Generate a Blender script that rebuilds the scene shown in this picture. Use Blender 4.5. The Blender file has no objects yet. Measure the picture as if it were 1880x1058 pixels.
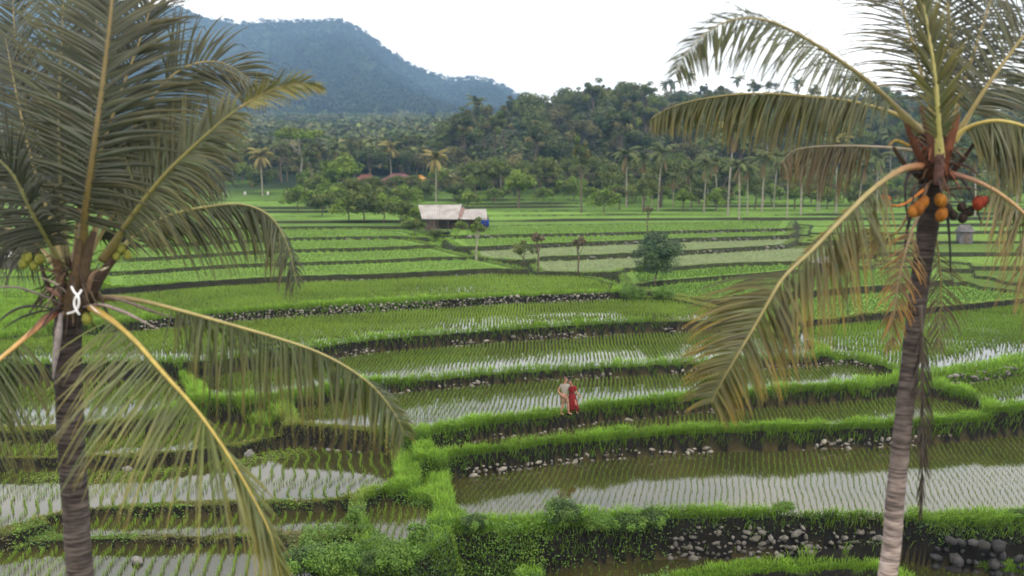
import bpy, bmesh, math, random
import numpy as np
from mathutils import Vector, Matrix, noise as mnoise

R = math.radians
rng = np.random.default_rng(7)
random.seed(7)
scene = bpy.context.scene
COL = scene.collection

# ------------------------------------------------------------------ camera
F, HZ, CZ = 1800.0, 290.0, 13.2           # focal length (photo pixels), horizon row, camera height
TH = math.atan((529 - HZ) / F)
cam_d = bpy.data.cameras.new('camera')
cam = bpy.data.objects.new('camera', cam_d)
COL.objects.link(cam)
cam.location = (0, 0, CZ)
cam.rotation_euler = (math.pi / 2 - TH, 0, 0)
cam_d.sensor_width = 36
cam_d.lens = 36 * F / 1880
cam_d.clip_end = 9000
cam_d.clip_start = 0.1
cam_d.dof.use_dof = True
cam_d.dof.focus_distance = 26.0
cam_d.dof.aperture_fstop = cam_d.lens / 1000 / 0.050
scene.camera = cam


def ray(px, py):
    """direction (x, z) per metre of depth y of a sight line"""
    u = (np.asarray(px, float) - 940) / F
    v = (529 - np.asarray(py, float)) / F
    y = math.cos(TH) + v * math.sin(TH)
    z = -math.sin(TH) + v * math.cos(TH)
    return u / y, z / y


def P(px, py, d):
    a, b = ray(px, py)
    return Vector((float(a) * d, d, CZ + float(b) * d))


def Gz(px, py, z):
    a, b = ray(px, py)
    d = (z - CZ) / float(b)
    return Vector((float(a) * d, d, z))


# ------------------------------------------------------------------ numpy helpers
def _hash(ix, iy, s):
    h = (ix.astype(np.int64) * 374761393 + iy.astype(np.int64) * 668265263 + s * 974634777) & 0x7fffffff
    h = ((h ^ (h >> 13)) * 1274126177) & 0x7fffffff
    return ((h ^ (h >> 16)) & 0xffff) / 65535.0


def vnoise(x, y, s=0):
    x = np.asarray(x, float); y = np.asarray(y, float)
    ix = np.floor(x).astype(np.int64); iy = np.floor(y).astype(np.int64)
    fx = x - ix; fy = y - iy
    fx = fx * fx * (3 - 2 * fx); fy = fy * fy * (3 - 2 * fy)
    a = _hash(ix, iy, s); b = _hash(ix + 1, iy, s); c = _hash(ix, iy + 1, s); d = _hash(ix + 1, iy + 1, s)
    return (a * (1 - fx) + b * fx) * (1 - fy) + (c * (1 - fx) + d * fx) * fy


def fbm(x, y, s=0, o=4):
    r = 0; a = .5; n = 0
    for i in range(o):
        r = r + a * vnoise(x * 2 ** i + 17.3 * i, y * 2 ** i - 9.1 * i, s + i); n += a; a *= .5
    return r / n


def smooth(a, b, x):
    t = np.clip((x - a) / (b - a), 0, 1)
    return t * t * (3 - 2 * t)


class MB:
    """collects shapes (vertices, triangles, quads, colours) and links them as ONE mesh object"""

    def __init__(s):
        s.v = []; s.t = []; s.q = []; s.c = []; s.tm = []; s.qm = []; s.n = 0

    def add(s, v, t=None, q=None, c=(1, 1, 1), m=0):
        v = np.asarray(v, np.float32).reshape(-1, 3)
        if len(v) == 0:
            return
        c = np.asarray(c, np.float32)
        if c.ndim == 1:
            c = np.repeat(c[None, :3], len(v), 0)
        s.v.append(v); s.c.append(c)
        if t is not None and len(t):
            t = np.asarray(t, np.int64).reshape(-1, 3); s.t.append(t + s.n); s.tm.append(np.full(len(t), m, np.int32))
        if q is not None and len(q):
            q = np.asarray(q, np.int64).reshape(-1, 4); s.q.append(q + s.n); s.qm.append(np.full(len(q), m, np.int32))
        s.n += len(v)

    def mesh(s, name, mats, smoothed=False):
        me = bpy.data.meshes.new(name)
        v = np.concatenate(s.v) if s.v else np.zeros((0, 3), np.float32)
        c = np.concatenate(s.c) if s.c else np.zeros((0, 3), np.float32)
        t = np.concatenate(s.t) if s.t else np.zeros((0, 3), np.int64)
        q = np.concatenate(s.q) if s.q else np.zeros((0, 4), np.int64)
        me.vertices.add(len(v)); me.vertices.foreach_set('co', v.ravel())
        nl = len(t) * 3 + len(q) * 4
        me.loops.add(nl)
        me.loops.foreach_set('vertex_index', np.concatenate([t.ravel(), q.ravel()]).astype(np.int32))
        me.polygons.add(len(t) + len(q))
        st = np.concatenate([np.arange(len(t)) * 3, len(t) * 3 + np.arange(len(q)) * 4]).astype(np.int32)
        me.polygons.foreach_set('loop_start', st)
        mi = np.concatenate(s.tm + s.qm) if (s.tm or s.qm) else np.zeros(0, np.int32)
        me.polygons.foreach_set('material_index', mi.astype(np.int32))
        me.polygons.foreach_set('use_smooth', np.full(len(t) + len(q), smoothed, bool))
        at = me.attributes.new('Col', 'FLOAT_COLOR', 'POINT')
        cc = np.ones((len(v), 4), np.float32); cc[:, :3] = c
        at.data.foreach_set('color', cc.ravel())
        me.update(calc_edges=True)
        me.validate()
        for m in (mats if isinstance(mats, (list, tuple)) else [mats]):
            me.materials.append(m)
        return me

    def build(s, name, mats, parent=None, smoothed=False):
        return link(name, s.mesh(name, mats, smoothed), parent)


def link(name, data, parent=None, loc=None, rz=0.0):
    o = bpy.data.objects.new(name, data)
    COL.objects.link(o)
    if parent is not None:
        o.parent = parent
    if loc is not None:
        o.location = loc
    if rz:
        o.rotation_euler = (0, 0, rz)
    return o


def tag(o, label, cat, group=None, kind=None):
    o['label'] = label; o['category'] = cat
    if group:
        o['group'] = group
    if kind:
        o['kind'] = kind
    return o


def thing(name, label, cat, loc=(0, 0, 0), group=None, rz=0.0):
    return tag(link(name, None, None, loc, rz), label, cat, group)


def tube(mb, pts, rad, sides=8, c=(1, 1, 1), m=0, cap=True, flat=1.0):
    """tapered tube along world points; flat < 1 squashes its section"""
    pts = [Vector(p) for p in pts]
    n = len(pts)
    rad = rad if hasattr(rad, '__len__') else [rad] * n
    up = Vector((0.13, 0.31, 0.94))
    V = []; prev = None
    for i in range(n):
        T = (pts[min(i + 1, n - 1)] - pts[max(i - 1, 0)]).normalized()
        if prev is None:
            a = T.cross(up)
            if a.length < .05:
                a = T.cross(Vector((1, 0, 0)))
        else:
            a = prev - T * prev.dot(T)
        a.normalize(); prev = a
        b = T.cross(a)
        for k in range(sides):
            w = 2 * math.pi * k / sides
            V.append(pts[i] + a * (math.cos(w) * rad[i]) + b * (math.sin(w) * rad[i] * flat))
    Q = []
    for i in range(n - 1):
        for k in range(sides):
            k2 = (k + 1) % sides
            Q.append((i * sides + k, i * sides + k2, (i + 1) * sides + k2, (i + 1) * sides + k))
    T_ = []
    if cap:
        V.append(pts[0]); V.append(pts[-1]); a0 = n * sides
        for k in range(sides):
            k2 = (k + 1) % sides
            T_.append((a0, k2, k)); T_.append((a0 + 1, (n - 1) * sides + k, (n - 1) * sides + k2))
    if isinstance(c, list):                         # one colour per ring
        cc = np.repeat(np.asarray(c, np.float32), sides, 0)
        if cap:
            cc = np.vstack([cc, cc[:1], cc[-1:]])
        c = cc
    mb.add([tuple(p) for p in V], T_, Q, c, m)


def spline(pts, n):
    """Catmull-Rom through the points"""
    p = [Vector(q) for q in pts]
    if len(p) == 2:
        return [p[0].lerp(p[1], i / (n - 1)) for i in range(n)]
    p = [p[0] * 2 - p[1]] + p + [p[-1] * 2 - p[-2]]
    L = [0]
    for i in range(1, len(p) - 2):
        L.append(L[-1] + (p[i + 1] - p[i]).length)
    out = []
    for k in range(n):
        s = L[-1] * k / (n - 1)
        i = 0
        while i < len(L) - 2 and L[i + 1] < s:
            i += 1
        t = (s - L[i]) / max(L[i + 1] - L[i], 1e-6)
        a, b, c, d = p[i], p[i + 1], p[i + 2], p[i + 3]
        out.append(.5 * ((2 * b) + (c - a) * t + (2 * a - 5 * b + 4 * c - d) * t * t + (3 * b - a - 3 * c + d) * t ** 3))
    return out


def box(mb, lo, hi, c=(1, 1, 1), m=0):
    x0, y0, z0 = lo; x1, y1, z1 = hi
    v = [(x0, y0, z0), (x1, y0, z0), (x1, y1, z0), (x0, y1, z0), (x0, y0, z1), (x1, y0, z1), (x1, y1, z1), (x0, y1, z1)]
    mb.add(v, None, [(0, 3, 2, 1), (4, 5, 6, 7), (0, 1, 5, 4), (1, 2, 6, 5), (2, 3, 7, 6), (3, 0, 4, 7)], c, m)


def ico(sub):
    bm = bmesh.new(); bmesh.ops.create_icosphere(bm, subdivisions=sub, radius=1)
    v = np.array([x.co[:] for x in bm.verts], np.float32)
    t = np.array([[x.index for x in f.verts] for f in bm.faces], np.int64)
    bm.free()
    return v, t


ICO1, ICO2 = ico(1), ico(2)


# ------------------------------------------------------------------ materials
def mat(name):
    m = bpy.data.materials.new(name); m.use_nodes = True
    nt = m.node_tree
    return m, nt, nt.nodes, nt.links, nt.nodes['Principled BSDF'], nt.nodes['Material Output']


def leafy(name, trans=.3, rough=.5, spec=.3, noise=0.0, scale=2.0, gain=1.0):
    """colour from the mesh's own leaf colours, part of the light passes through"""
    m, nt, N, L, B, O = mat(name)
    a = N.new('ShaderNodeAttribute'); a.attribute_name = 'Col'
    c = a.outputs['Color']
    if gain != 1.0:
        gm = N.new('ShaderNodeVectorMath'); gm.operation = 'SCALE'; gm.inputs['Scale'].default_value = gain
        L.new(c, gm.inputs[0]); c = gm.outputs[0]
    if noise:
        tn = N.new('ShaderNodeTexNoise'); tn.inputs['Scale'].default_value = scale; tn.inputs['Detail'].default_value = 4
        g = N.new('ShaderNodeNewGeometry'); L.new(g.outputs['Position'], tn.inputs['Vector'])
        mr = N.new('ShaderNodeMapRange'); mr.inputs[1].default_value = .3; mr.inputs[2].default_value = .7
        mr.inputs[3].default_value = 1 - noise; mr.inputs[4].default_value = 1 + noise
        L.new(tn.outputs['Fac'], mr.inputs[0])
        mx = N.new('ShaderNodeVectorMath'); mx.operation = 'SCALE'
        L.new(c, mx.inputs[0]); L.new(mr.outputs[0], mx.inputs['Scale']); c = mx.outputs[0]
    L.new(c, B.inputs['Base Color'])
    B.inputs['Roughness'].default_value = rough
    B.inputs['Specular IOR Level'].default_value = spec
    if trans:
        t = N.new('ShaderNodeBsdfTranslucent'); L.new(c, t.inputs['Color'])
        mix = N.new('ShaderNodeMixShader'); mix.inputs[0].default_value = trans
        L.new(B.outputs[0], mix.inputs[1]); L.new(t.outputs[0], mix.inputs[2]); L.new(mix.outputs[0], O.inputs['Surface'])
    return m


def noisy(name, c1, c2, scale=3.0, rough=.9, bump=.0, spec=.2, detail=6, attr=False, wave=None):
    """two colours mixed by noise; attr multiplies in the mesh's own colours"""
    m, nt, N, L, B, O = mat(name)
    g = N.new('ShaderNodeNewGeometry')
    tn = N.new('ShaderNodeTexNoise'); tn.inputs['Scale'].default_value = scale; tn.inputs['Detail'].default_value = detail
    L.new(g.outputs['Position'], tn.inputs['Vector'])
    cr = N.new('ShaderNodeValToRGB')
    cr.color_ramp.elements[0].position = .35; cr.color_ramp.elements[1].position = .65
    cr.color_ramp.elements[0].color = (*c1, 1); cr.color_ramp.elements[1].color = (*c2, 1)
    L.new(tn.outputs['Fac'], cr.inputs['Fac'])
    c = cr.outputs['Color']
    if attr:
        a = N.new('ShaderNodeAttribute'); a.attribute_name = 'Col'
        mx = N.new('ShaderNodeVectorMath'); mx.operation = 'MULTIPLY'
        L.new(c, mx.inputs[0]); L.new(a.outputs['Color'], mx.inputs[1]); c = mx.outputs[0]
    L.new(c, B.inputs['Base Color'])
    B.inputs['Roughness'].default_value = rough; B.inputs['Specular IOR Level'].default_value = spec
    if bump:
        bp = N.new('ShaderNodeBump'); bp.inputs['Strength'].default_value = bump; bp.inputs['Distance'].default_value = .05
        L.new(tn.outputs['Fac'], bp.inputs['Height']); L.new(bp.outputs[0], B.inputs['Normal'])
    return m


M = {}
M['grass'] = leafy('grass_blades', .35, .55, .25)
M['rice'] = leafy('rice_blades', .35, .5, .25)
M['leaf'] = leafy('tree_leaves', .25, .5, .3)
M['far_leaf'] = leafy('far_leaves', .2, .7, .15)
M['frond'] = leafy('palm_leaflets', .13, .42, .42, .26, 3.0, gain=.70)
M['rib'] = leafy('palm_midribs', 0, .45, .4, .15, 12.0)
M['bark'] = noisy('bark', (.055, .042, .03), (.15, .12, .09), 4.0, .9, .5)
M['pale_bark'] = noisy('pale_bark', (.17, .15, .12), (.32, .29, .25), 4.0, .9, .4)
M['husk'] = leafy('dry_husk', 0, .8, .2, .3, 25.0)
M['soil'] = noisy('soil', (.75, .75, .75), (1.25, 1.25, 1.25), 2.2, .95, .8, .1, 8, attr=True)
M['stone'] = noisy('field_stone', (.62, .62, .62), (1.15, 1.13, 1.1), 7.0, .85, .5, .25, 6, attr=True)
M['hillside'] = noisy('hillside', (.55, .6, .55), (1.5, 1.45, 1.2), .016, .95, .0, .05, 10, attr=True)


def water_mat():
    m, nt, N, L, B, O = mat('paddy_water')
    g = N.new('ShaderNodeNewGeometry')
    tn = N.new('ShaderNodeTexNoise'); tn.inputs['Scale'].default_value = .35; tn.inputs['Detail'].default_value = 5
    L.new(g.outputs['Position'], tn.inputs['Vector'])
    cr = N.new('ShaderNodeValToRGB'); cr.color_ramp.elements[0].position = .35; cr.color_ramp.elements[1].position = .68
    cr.color_ramp.elements[0].color = (.028, .029, .010, 1); cr.color_ramp.elements[1].color = (.048, .043, .016, 1)
    L.new(tn.outputs['Fac'], cr.inputs['Fac']); L.new(cr.outputs['Color'], B.inputs['Base Color'])
    B.inputs['Roughness'].default_value = .02; B.inputs['IOR'].default_value = 1.33
    B.inputs['Specular IOR Level'].default_value = .85
    t2 = N.new('ShaderNodeTexNoise'); t2.inputs['Scale'].default_value = 2.2; t2.inputs['Detail'].default_value = 3
    L.new(g.outputs['Position'], t2.inputs['Vector'])
    bp = N.new('ShaderNodeBump'); bp.inputs['Strength'].default_value = .022; bp.inputs['Distance'].default_value = .05
    L.new(t2.outputs['Fac'], bp.inputs['Height']); L.new(bp.outputs[0], B.inputs['Normal'])
    return m


M['water'] = water_mat()


def trunk_mat(name, a, b, c):
    """grey palm bark with close leaf-scar rings"""
    m, nt, N, L, B, O = mat(name)
    at = N.new('ShaderNodeAttribute'); at.attribute_name = 'Col'
    g = N.new('ShaderNodeNewGeometry')
    mp = N.new('ShaderNodeMapping'); mp.inputs['Scale'].default_value = (1.5, 1.5, 9)
    L.new(g.outputs['Position'], mp.inputs['Vector'])
    tn = N.new('ShaderNodeTexNoise'); tn.inputs['Scale'].default_value = 3.0; tn.inputs['Detail'].default_value = 7
    L.new(mp.outputs[0], tn.inputs['Vector'])
    cr = N.new('ShaderNodeValToRGB'); e = cr.color_ramp.elements
    e[0].position = .3; e[0].color = (*a, 1); e[1].position = .72; e[1].color = (*c, 1)
    x = e.new(.5); x.color = (*b, 1)
    L.new(tn.outputs['Fac'], cr.inputs['Fac'])
    mx = N.new('ShaderNodeVectorMath'); mx.operation = 'MULTIPLY'
    L.new(cr.outputs['Color'], mx.inputs[0]); L.new(at.outputs['Color'], mx.inputs[1])
    L.new(mx.outputs[0], B.inputs['Base Color'])
    B.inputs['Roughness'].default_value = .9; B.inputs['Specular IOR Level'].default_value = .15
    bp = N.new('ShaderNodeBump'); bp.inputs['Strength'].default_value = .7; bp.inputs['Distance'].default_value = .03
    L.new(tn.outputs['Fac'], bp.inputs['Height']); L.new(bp.outputs[0], B.inputs['Normal'])
    return m


M['palm_bark'] = trunk_mat('palm_bark', (.07, .055, .055), (.20, .165, .155), (.36, .31, .29))

exec_parts = []
# ------------------------------------------------------------------ the paddies (outline rows of the water, level z, grass height of the front bund)
PADS = {
 'P1': ('water', 0.0, .35,
   [(830,882),(870,876),(930,868),(1000,856),(1100,846),(1200,838),(1300,832),(1410,829),(1500,826),(1600,823),(1700,817),(1800,808),(1880,799),(2050,786)],
   [(2050,936),(1880,940),(1700,941),(1500,938),(1350,935),(1250,932),(1150,938),(1050,946),(950,952),(862,952),(836,925)]),
 'P2': ('water', .65, .40,
   [(795,828),(850,817),(900,808),(1000,795),(1100,778),(1200,768),(1300,758),(1410,749),(1500,742),(1600,735),(1650,728),(1690,728),(1740,738),(1795,752)],
   [(1800,761),(1750,764),(1600,772),(1410,780),(1300,783),(1200,788),(1100,795),(1000,803),(900,817),(835,836),(800,842)]),
 'P3': ('water', 1.1, .42,
   [(530,757),(610,740),(690,728),(760,721),(830,714),(900,708),(1000,700),(1100,695),(1200,690),(1300,685),(1400,680),(1500,674),(1560,669),(1610,681),(1640,692)],
   [(1635,696),(1600,694),(1500,704),(1410,711),(1300,722),(1200,733),(1100,743),(1000,755),(900,770),(770,788),(700,795),(640,786),(560,768)]),
 'P4': ('water', 1.42, .38,
   [(335,695),(400,690),(500,678),(610,660),(700,648),(800,640),(900,632),(1000,625),(1100,618),(1200,613),(1290,612),(1380,614),(1460,624),(1520,641)],
   [(1500,648),(1400,655),(1290,659),(1200,664),(1100,670),(1000,677),(900,684),(800,691),(700,697),(600,708),(500,722),(430,730),(350,722)]),
 'P5': ('water', 2.0, .38,
   [(-60,632),(60,622),(180,618),(290,606),(370,598),(435,592),(600,580),(700,575),(850,565),(1000,558),(1120,553),(1190,552),(1230,553),(1270,562),(1310,572),(1325,578)],
   [(1300,586),(1170,586),(1100,589),(1000,595),(850,606),(700,618),(600,631),(550,641),(400,655),(300,658),(200,664),(60,672),(-60,680)]),
 'P6': ('water', 2.45, .34,
   [(120,552),(270,540),(330,534),(400,530),(480,524),(550,521),(700,517),(850,509),(910,506),(960,508),(1060,510),(1095,518),(1125,527)],
   [(1120,532),(1000,536),(850,542),(700,550),(600,555),(480,564),(435,568),(300,580),(120,592)]),
 'B0': ('water', -1.25, .3,
   [(1000,1056),(1060,1040),(1150,1033),(1230,1027),(1350,1025),(1500,1025),(1620,1026),(1720,1044),(1900,1066),(2050,1080)], [(2050,1110),(1720,1080),(1620,1022),(1500,1024),(1350,1029),(1250,1042),(1180,1062),(1080,1090),(1000,1100)]),
 'LP0': ('water', -.05, .12,
   [(-80,1016),(100,1010),(230,1006),(420,1004),(520,998)], [(600,1075),(520,1120),(200,1130),(-80,1130)]),
 'LP1': ('water', .1, .14,
   [(80,968),(160,956),(300,951),(430,946),(520,944),(600,941),(640,938)], [(648,968),(560,974),(460,978),(300,984),(170,986),(110,980)]),
 'LP1b': ('water', .06, .14,
   [(668,938),(700,927),(745,925),(790,932)], [(800,945),(770,985),(735,1010),(700,985),(668,958)]),
 'LP2': ('water', .35, .12,
   [(-80,872),(0,868),(100,866),(250,862),(380,850),(440,842),(490,829),(540,822),(620,828),(700,835),(722,840)],
   [(722,893),(715,895),(650,910),(560,918),(420,920),(250,930),(115,940),(50,956),(0,966),(-80,972)]),
 'LP3': ('water', .75, .15,
   [(-80,826),(0,822),(110,814),(250,797),(330,787),(390,776),(480,784),(520,793)], [(500,803),(440,820),(350,828),(250,833),(150,841),(0,849),(-80,852)]),
 'Q': ('water', 1.18, .2,
   [(-80,712),(60,706),(180,702),(300,700),(330,705)], [(345,728),(310,752),(230,768),(110,778),(0,782),(-80,785)]),
 'S3': ('thin', 1.25, .3,
   [(1470,605),(1550,598),(1660,584),(1760,573),(1880,561),(2060,544)], [(2060,630),(1880,651),(1800,668),(1730,679),(1700,681),(1650,672),(1620,664),(1590,652),(1540,648),(1480,622)]),
 'S4': ('thin', .95, .35,
   [(1745,712),(1800,703),(1880,689),(2060,662)], [(2060,740),(1880,757),(1845,752),(1830,744),(1800,736),(1755,714)]),
 'S2': ('rice', 1.68, .08,
   [(1345,558),(1400,553),(1460,550),(1590,540),(1650,536),(1700,530),(1770,526),(1800,534),(1900,543),(2040,536)], [(2040,538),(1880,552),(1760,560),(1640,570),(1550,582),(1470,593),(1400,587),(1340,573)]),
 'S1': ('rice', 2.2, .08,
   [(1190,528),(1250,522),(1330,516),(1410,509),(1480,503),(1600,497),(1720,492)], [(1740,518),(1600,527),(1520,533),(1460,539),(1335,552),(1300,548),(1250,541),(1200,534)]),
 'S0': ('rice', 2.55, .08,
   [(1150,500),(1250,497),(1330,491),(1430,488),(1520,487),(1600,484)], [(1590,492),(1480,499),(1410,505),(1330,512),(1250,518),(1190,523),(1160,520)]),
 'G1': ('rice', 3.0, .06,
   [(200,508),(290,503),(350,498),(430,493),(550,489),(700,484),(800,479),(870,478)], [(950,498),(910,500),(850,501),(760,503),(700,504),(550,508),(400,518),(300,523),(200,530)]),
 'H1': ('rice', 3.25, .06,
   [(200,484),(320,478),(430,470),(540,465),(640,463),(700,461),(790,457)], [(850,473),(700,478),(550,484),(430,487),(330,493),(200,498)]),
 'I1': ('rice', 3.55, .06,
   [(250,457),(400,450),(540,443),(640,441),(735,440)], [(785,453),(700,456),(540,461),(400,466),(250,474)]),
 'J1': ('rice', 3.85, .06,
   [(250,434),(420,427),(540,423),(640,422),(740,427)], [(770,436),(700,436),(540,439),(400,445),(250,451)]),
 'M1': ('pale', 2.83, .08,
   [(985,481),(1040,480),(1150,475),(1250,470),(1350,464),(1440,458),(1560,452)], [(1550,474),(1430,484),(1330,489),(1250,492),(1150,496),(1090,499),(1000,500)]),
 'M2': ('pale', 3.26, .06,
   [(880,462),(960,458),(1000,456),(1100,452),(1250,446),(1450,440)], [(1450,456),(1250,466),(1100,473),(1020,476),(975,478),(885,472)]),
 'M3': ('rice', 3.68, .06,
   [(830,440),(900,438),(1000,436),(1100,434),(1250,430),(1450,425)], [(1450,437),(1250,442),(1000,448),(900,452),(850,452)]),
 'M4': ('rice', 4.0, .06,
   [(845,419),(950,415),(1120,413),(1300,410),(1450,406)], [(1450,421),(1250,426),(1000,430),(840,432)]),
}


def lane(px_list, z):
    return np.array([Gz(a, b, z)[:2] for a, b in px_list])


def resample(pl, step):
    out = [pl[0]]
    for a, b in zip(pl[:-1], pl[1:]):
        n = max(1, int(np.linalg.norm(b - a) / step))
        for i in range(1, n + 1):
            out.append(a + (b - a) * i / n)
    return np.array(out)


def sdf(poly, x, y):
    """signed distance to a polygon, negative inside"""
    d = np.full(x.shape, 1e9); ins = np.zeros(x.shape, bool)
    n = len(poly)
    for i in range(n):
        ax, ay = poly[i]; bx, by = poly[(i + 1) % n]
        ex, ey = bx - ax, by - ay
        L2 = ex * ex + ey * ey + 1e-12
        t = np.clip(((x - ax) * ex + (y - ay) * ey) / L2, 0, 1)
        dx = x - ax - t * ex; dy = y - ay - t * ey
        d = np.minimum(d, dx * dx + dy * dy)
        c = ((ay > y) != (by > y)) & (x < (bx - ax) * (y - ay) / (by - ay + 1e-15) + ax)
        ins ^= c
    d = np.sqrt(d)
    return np.where(ins, -d, d)


POLY = {}; BACK = {}
for k, (typ, z, gh, back, front) in sorted(PADS.items(), key=lambda p: p[1][1]):
    b = resample(lane(back, z), 1.2); f = resample(lane(front, z + gh), 1.2)
    gap = .85 if z > .9 and k not in ('S2', 'S1', 'S0', 'S3') or k == 'P2' else .5
    for k2, p2 in POLY.items():               # every bund is broad enough to stand
        if PADS[k2][1] < z:
            for _ in range(16):
                d = sdf(p2, f[:, 0], f[:, 1])
                f[:, 1] += np.clip(gap - d, 0, .5) * (d < gap)
                d = sdf(p2, b[:, 0], b[:, 1])
                b[:, 1] += np.clip(.3 - d, 0, .4) * (d < .3)
    # keep a little water between front and back
    fy = np.interp(b[:, 0], f[::-1, 0], f[::-1, 1]) if f[0, 0] > f[-1, 0] else np.interp(b[:, 0], f[:, 0], f[:, 1])
    BACK[k] = b
    POLY[k] = np.vstack([b, f])


BASE_Y = [0, 28, 32, 36, 44, 55, 70, 90, 125, 155, 200, 240, 300, 400, 600, 900, 1200]
BASE_Z = [-2.8, -2.5, -1.9, -.6, .5, 1.1, 1.8, 2.4, 3.1, 3.5, 3.8, 5, 8, 13, 26, 44, 58]
RIDGE = np.array([(-400,-60),(-100,-25),(0,-12),(100,-8),(200,4),(300,20),(350,17),(400,36),(450,46),(500,42),(560,44),(630,38),(670,57),(720,95),(760,119),(800,137),(830,145),(870,141),(900,147),(930,163),(960,182),(1050,214),(1200,240),(1500,262),(2300,275)], float)
WALLS = {}


def base_height(x, y):
    """open land: level benches near, then the valley, the wooded hill and the mountain"""
    h = np.interp(y, BASE_Y, BASE_Z)
    u = x / np.maximum(y, 1)
    px = 940 + u * F
    # benches of rice beyond the traced paddies
    t = y + 9 * fbm(x / 60, y / 400, 5, 2) - .06 * x
    f = (t / 12.0) % 1.0
    bench = .34 * (1 - f) - .1 + .06 * (f < .1)
    amt = smooth(60, 75, y) * (1 - .7 * smooth(-.28, -.36, x / np.maximum(y, 1))) * (1 - smooth(205, 235, y))
    h = h + bench * amt * np.clip(2.6 * fbm(x / 22, np.floor(t / 12.0) * 1.7, 41, 2) - .55, 0, 1.3)
    # wooded hill right of the middle
    hx = np.interp(px, [700, 830, 880, 940, 1000, 1080, 1180, 1250, 1330, 1500, 1700, 1900, 2300], [0, 1, 4, 7, 9.5, 13, 12, 7, 6, 5, 6, 6, 6])
    h = h + hx * smooth(255, 370, y) * (1 - .6 * smooth(520, 800, y)) + 11 * smooth(430, 480, y) * (1 - .7 * smooth(520, 800, y)) * smooth(1150, 1260, px)
    # mountain
    ridge = CZ + (HZ - 7 - np.interp(px, RIDGE[:, 0], RIDGE[:, 1])) / F * 2400
    s = np.clip((y - 1150) / 1250, 0, 1)
    gul = (fbm(x / 170, y / 420, 11, 4) - .5) * 2
    spur = np.abs(fbm(x / 260 + y / 900, y / 1500, 15, 3) - .5) * 2
    rise = s ** 1.05
    m = (ridge - 58) * rise + gul * 45 * np.sin(np.pi * np.clip(s, 0, 1)) + (spur - .3) * 34 * np.sin(np.pi * s)
    m = np.where(y > 2400, (ridge - 58) - (y - 2400) * .35, m)
    h = h + np.where(y > 1150, m, 0)
    can = smooth(900, 1200, y) * 5 * (fbm(x / 16, y / 22, 21, 2) - .5) * 2
    return h + can


def ground_eval(x, y):
    """height and surface kind (0 bund, 1 bed, 2 rice, 3 pale, 4 open land), signed distance to the closest paddy"""
    hb = base_height(x, y)
    top = np.full(x.shape, -1e9); low = np.full(x.shape, 1e9); kind = np.zeros(x.shape, np.int8)
    near = np.full(x.shape, 9.0); bed = np.full(x.shape, np.nan)
    ramp = np.full(x.shape, 1e9)
    wob = (fbm(x * .8, y * .8, 3, 3) - .5) * .35
    for k, pl in POLY.items():
        typ, z, gh = PADS[k][:3]
        m = (x > pl[:, 0].min() - 3.5) & (x < pl[:, 0].max() + 3.5) & (y > pl[:, 1].min() - 3.5) & (y < pl[:, 1].max() + 3.5)
        if not m.any():
            continue
        d = sdf(pl, x[m], y[m]) + (wob[m] if z < 2.6 else 0)
        lip = min(.2, .08 + gh * .35)
        top[m] = np.maximum(top[m], z + lip - np.maximum(0, d - .95) * 2.2)
        near[m] = np.minimum(near[m], d)
        wr = .32 if z < 1.5 else .45 if z < 2.5 else .8
        ramp[m] = np.minimum(ramp[m], np.where(d < 1.0, z - .12 + 3.0 * np.maximum(d / wr, 0) ** 1.2, 1e9))
        ii = d < 0
        b = bed[m]; b[ii] = z - (.1 if typ in ('water', 'thin') else -.02 if typ == 'rice' else -.04); bed[m] = b
        kk = kind[m]; kk[ii] = {'water': 1, 'thin': 1, 'rice': 2, 'pale': 3}[typ]; kind[m] = kk
    h = np.maximum(top, hb - .25 * (near < 3))
    h = h + (fbm(x * 1.7, y * 1.7, 8, 3) - .5) * .12 * (near < 9)
    h = np.minimum(h, ramp)
    h = np.where(np.isnan(bed), h, bed)
    kind = np.where((kind == 0) & (near > 2.2), 4, kind)
    h = np.where(near >= 3.4, hb, h)
    return h, kind, near


NU, UM = 900, .78
us = np.linspace(-UM, UM, NU)
ys = [24.0]
while ys[-1] < 3300:
    y = ys[-1]
    ys.append(y * (1.0033 if y < 72 else 1.0018 if y < 150 else 1.0026 if y < 215 else 1.012 if y < 900 else 1.007))
ys = np.array(ys)
UU, YY = np.meshgrid(us, ys)
XX = UU * YY
HH, KK, NN = ground_eval(XX, YY)
NR = len(ys)


def g_interp(arr, x, y, near=False):
    u = (x / y + UM) / (2 * UM) * (NU - 1)
    r = np.interp(y, ys, np.arange(NR))
    if near:
        return arr[np.clip(np.rint(r).astype(int), 0, NR - 1), np.clip(np.rint(u).astype(int), 0, NU - 1)]
    i = np.clip(np.floor(r).astype(int), 0, NR - 2); j = np.clip(np.floor(u).astype(int), 0, NU - 2)
    a = np.clip(r - i, 0, 1); b = np.clip(u - j, 0, 1)
    return (arr[i, j] * (1 - a) * (1 - b) + arr[i, j + 1] * (1 - a) * b + arr[i + 1, j] * a * (1 - b) + arr[i + 1, j + 1] * a * b)


def gz(x, y):
    return float(g_interp(HH, np.array([x], float), np.array([y], float))[0])


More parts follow.
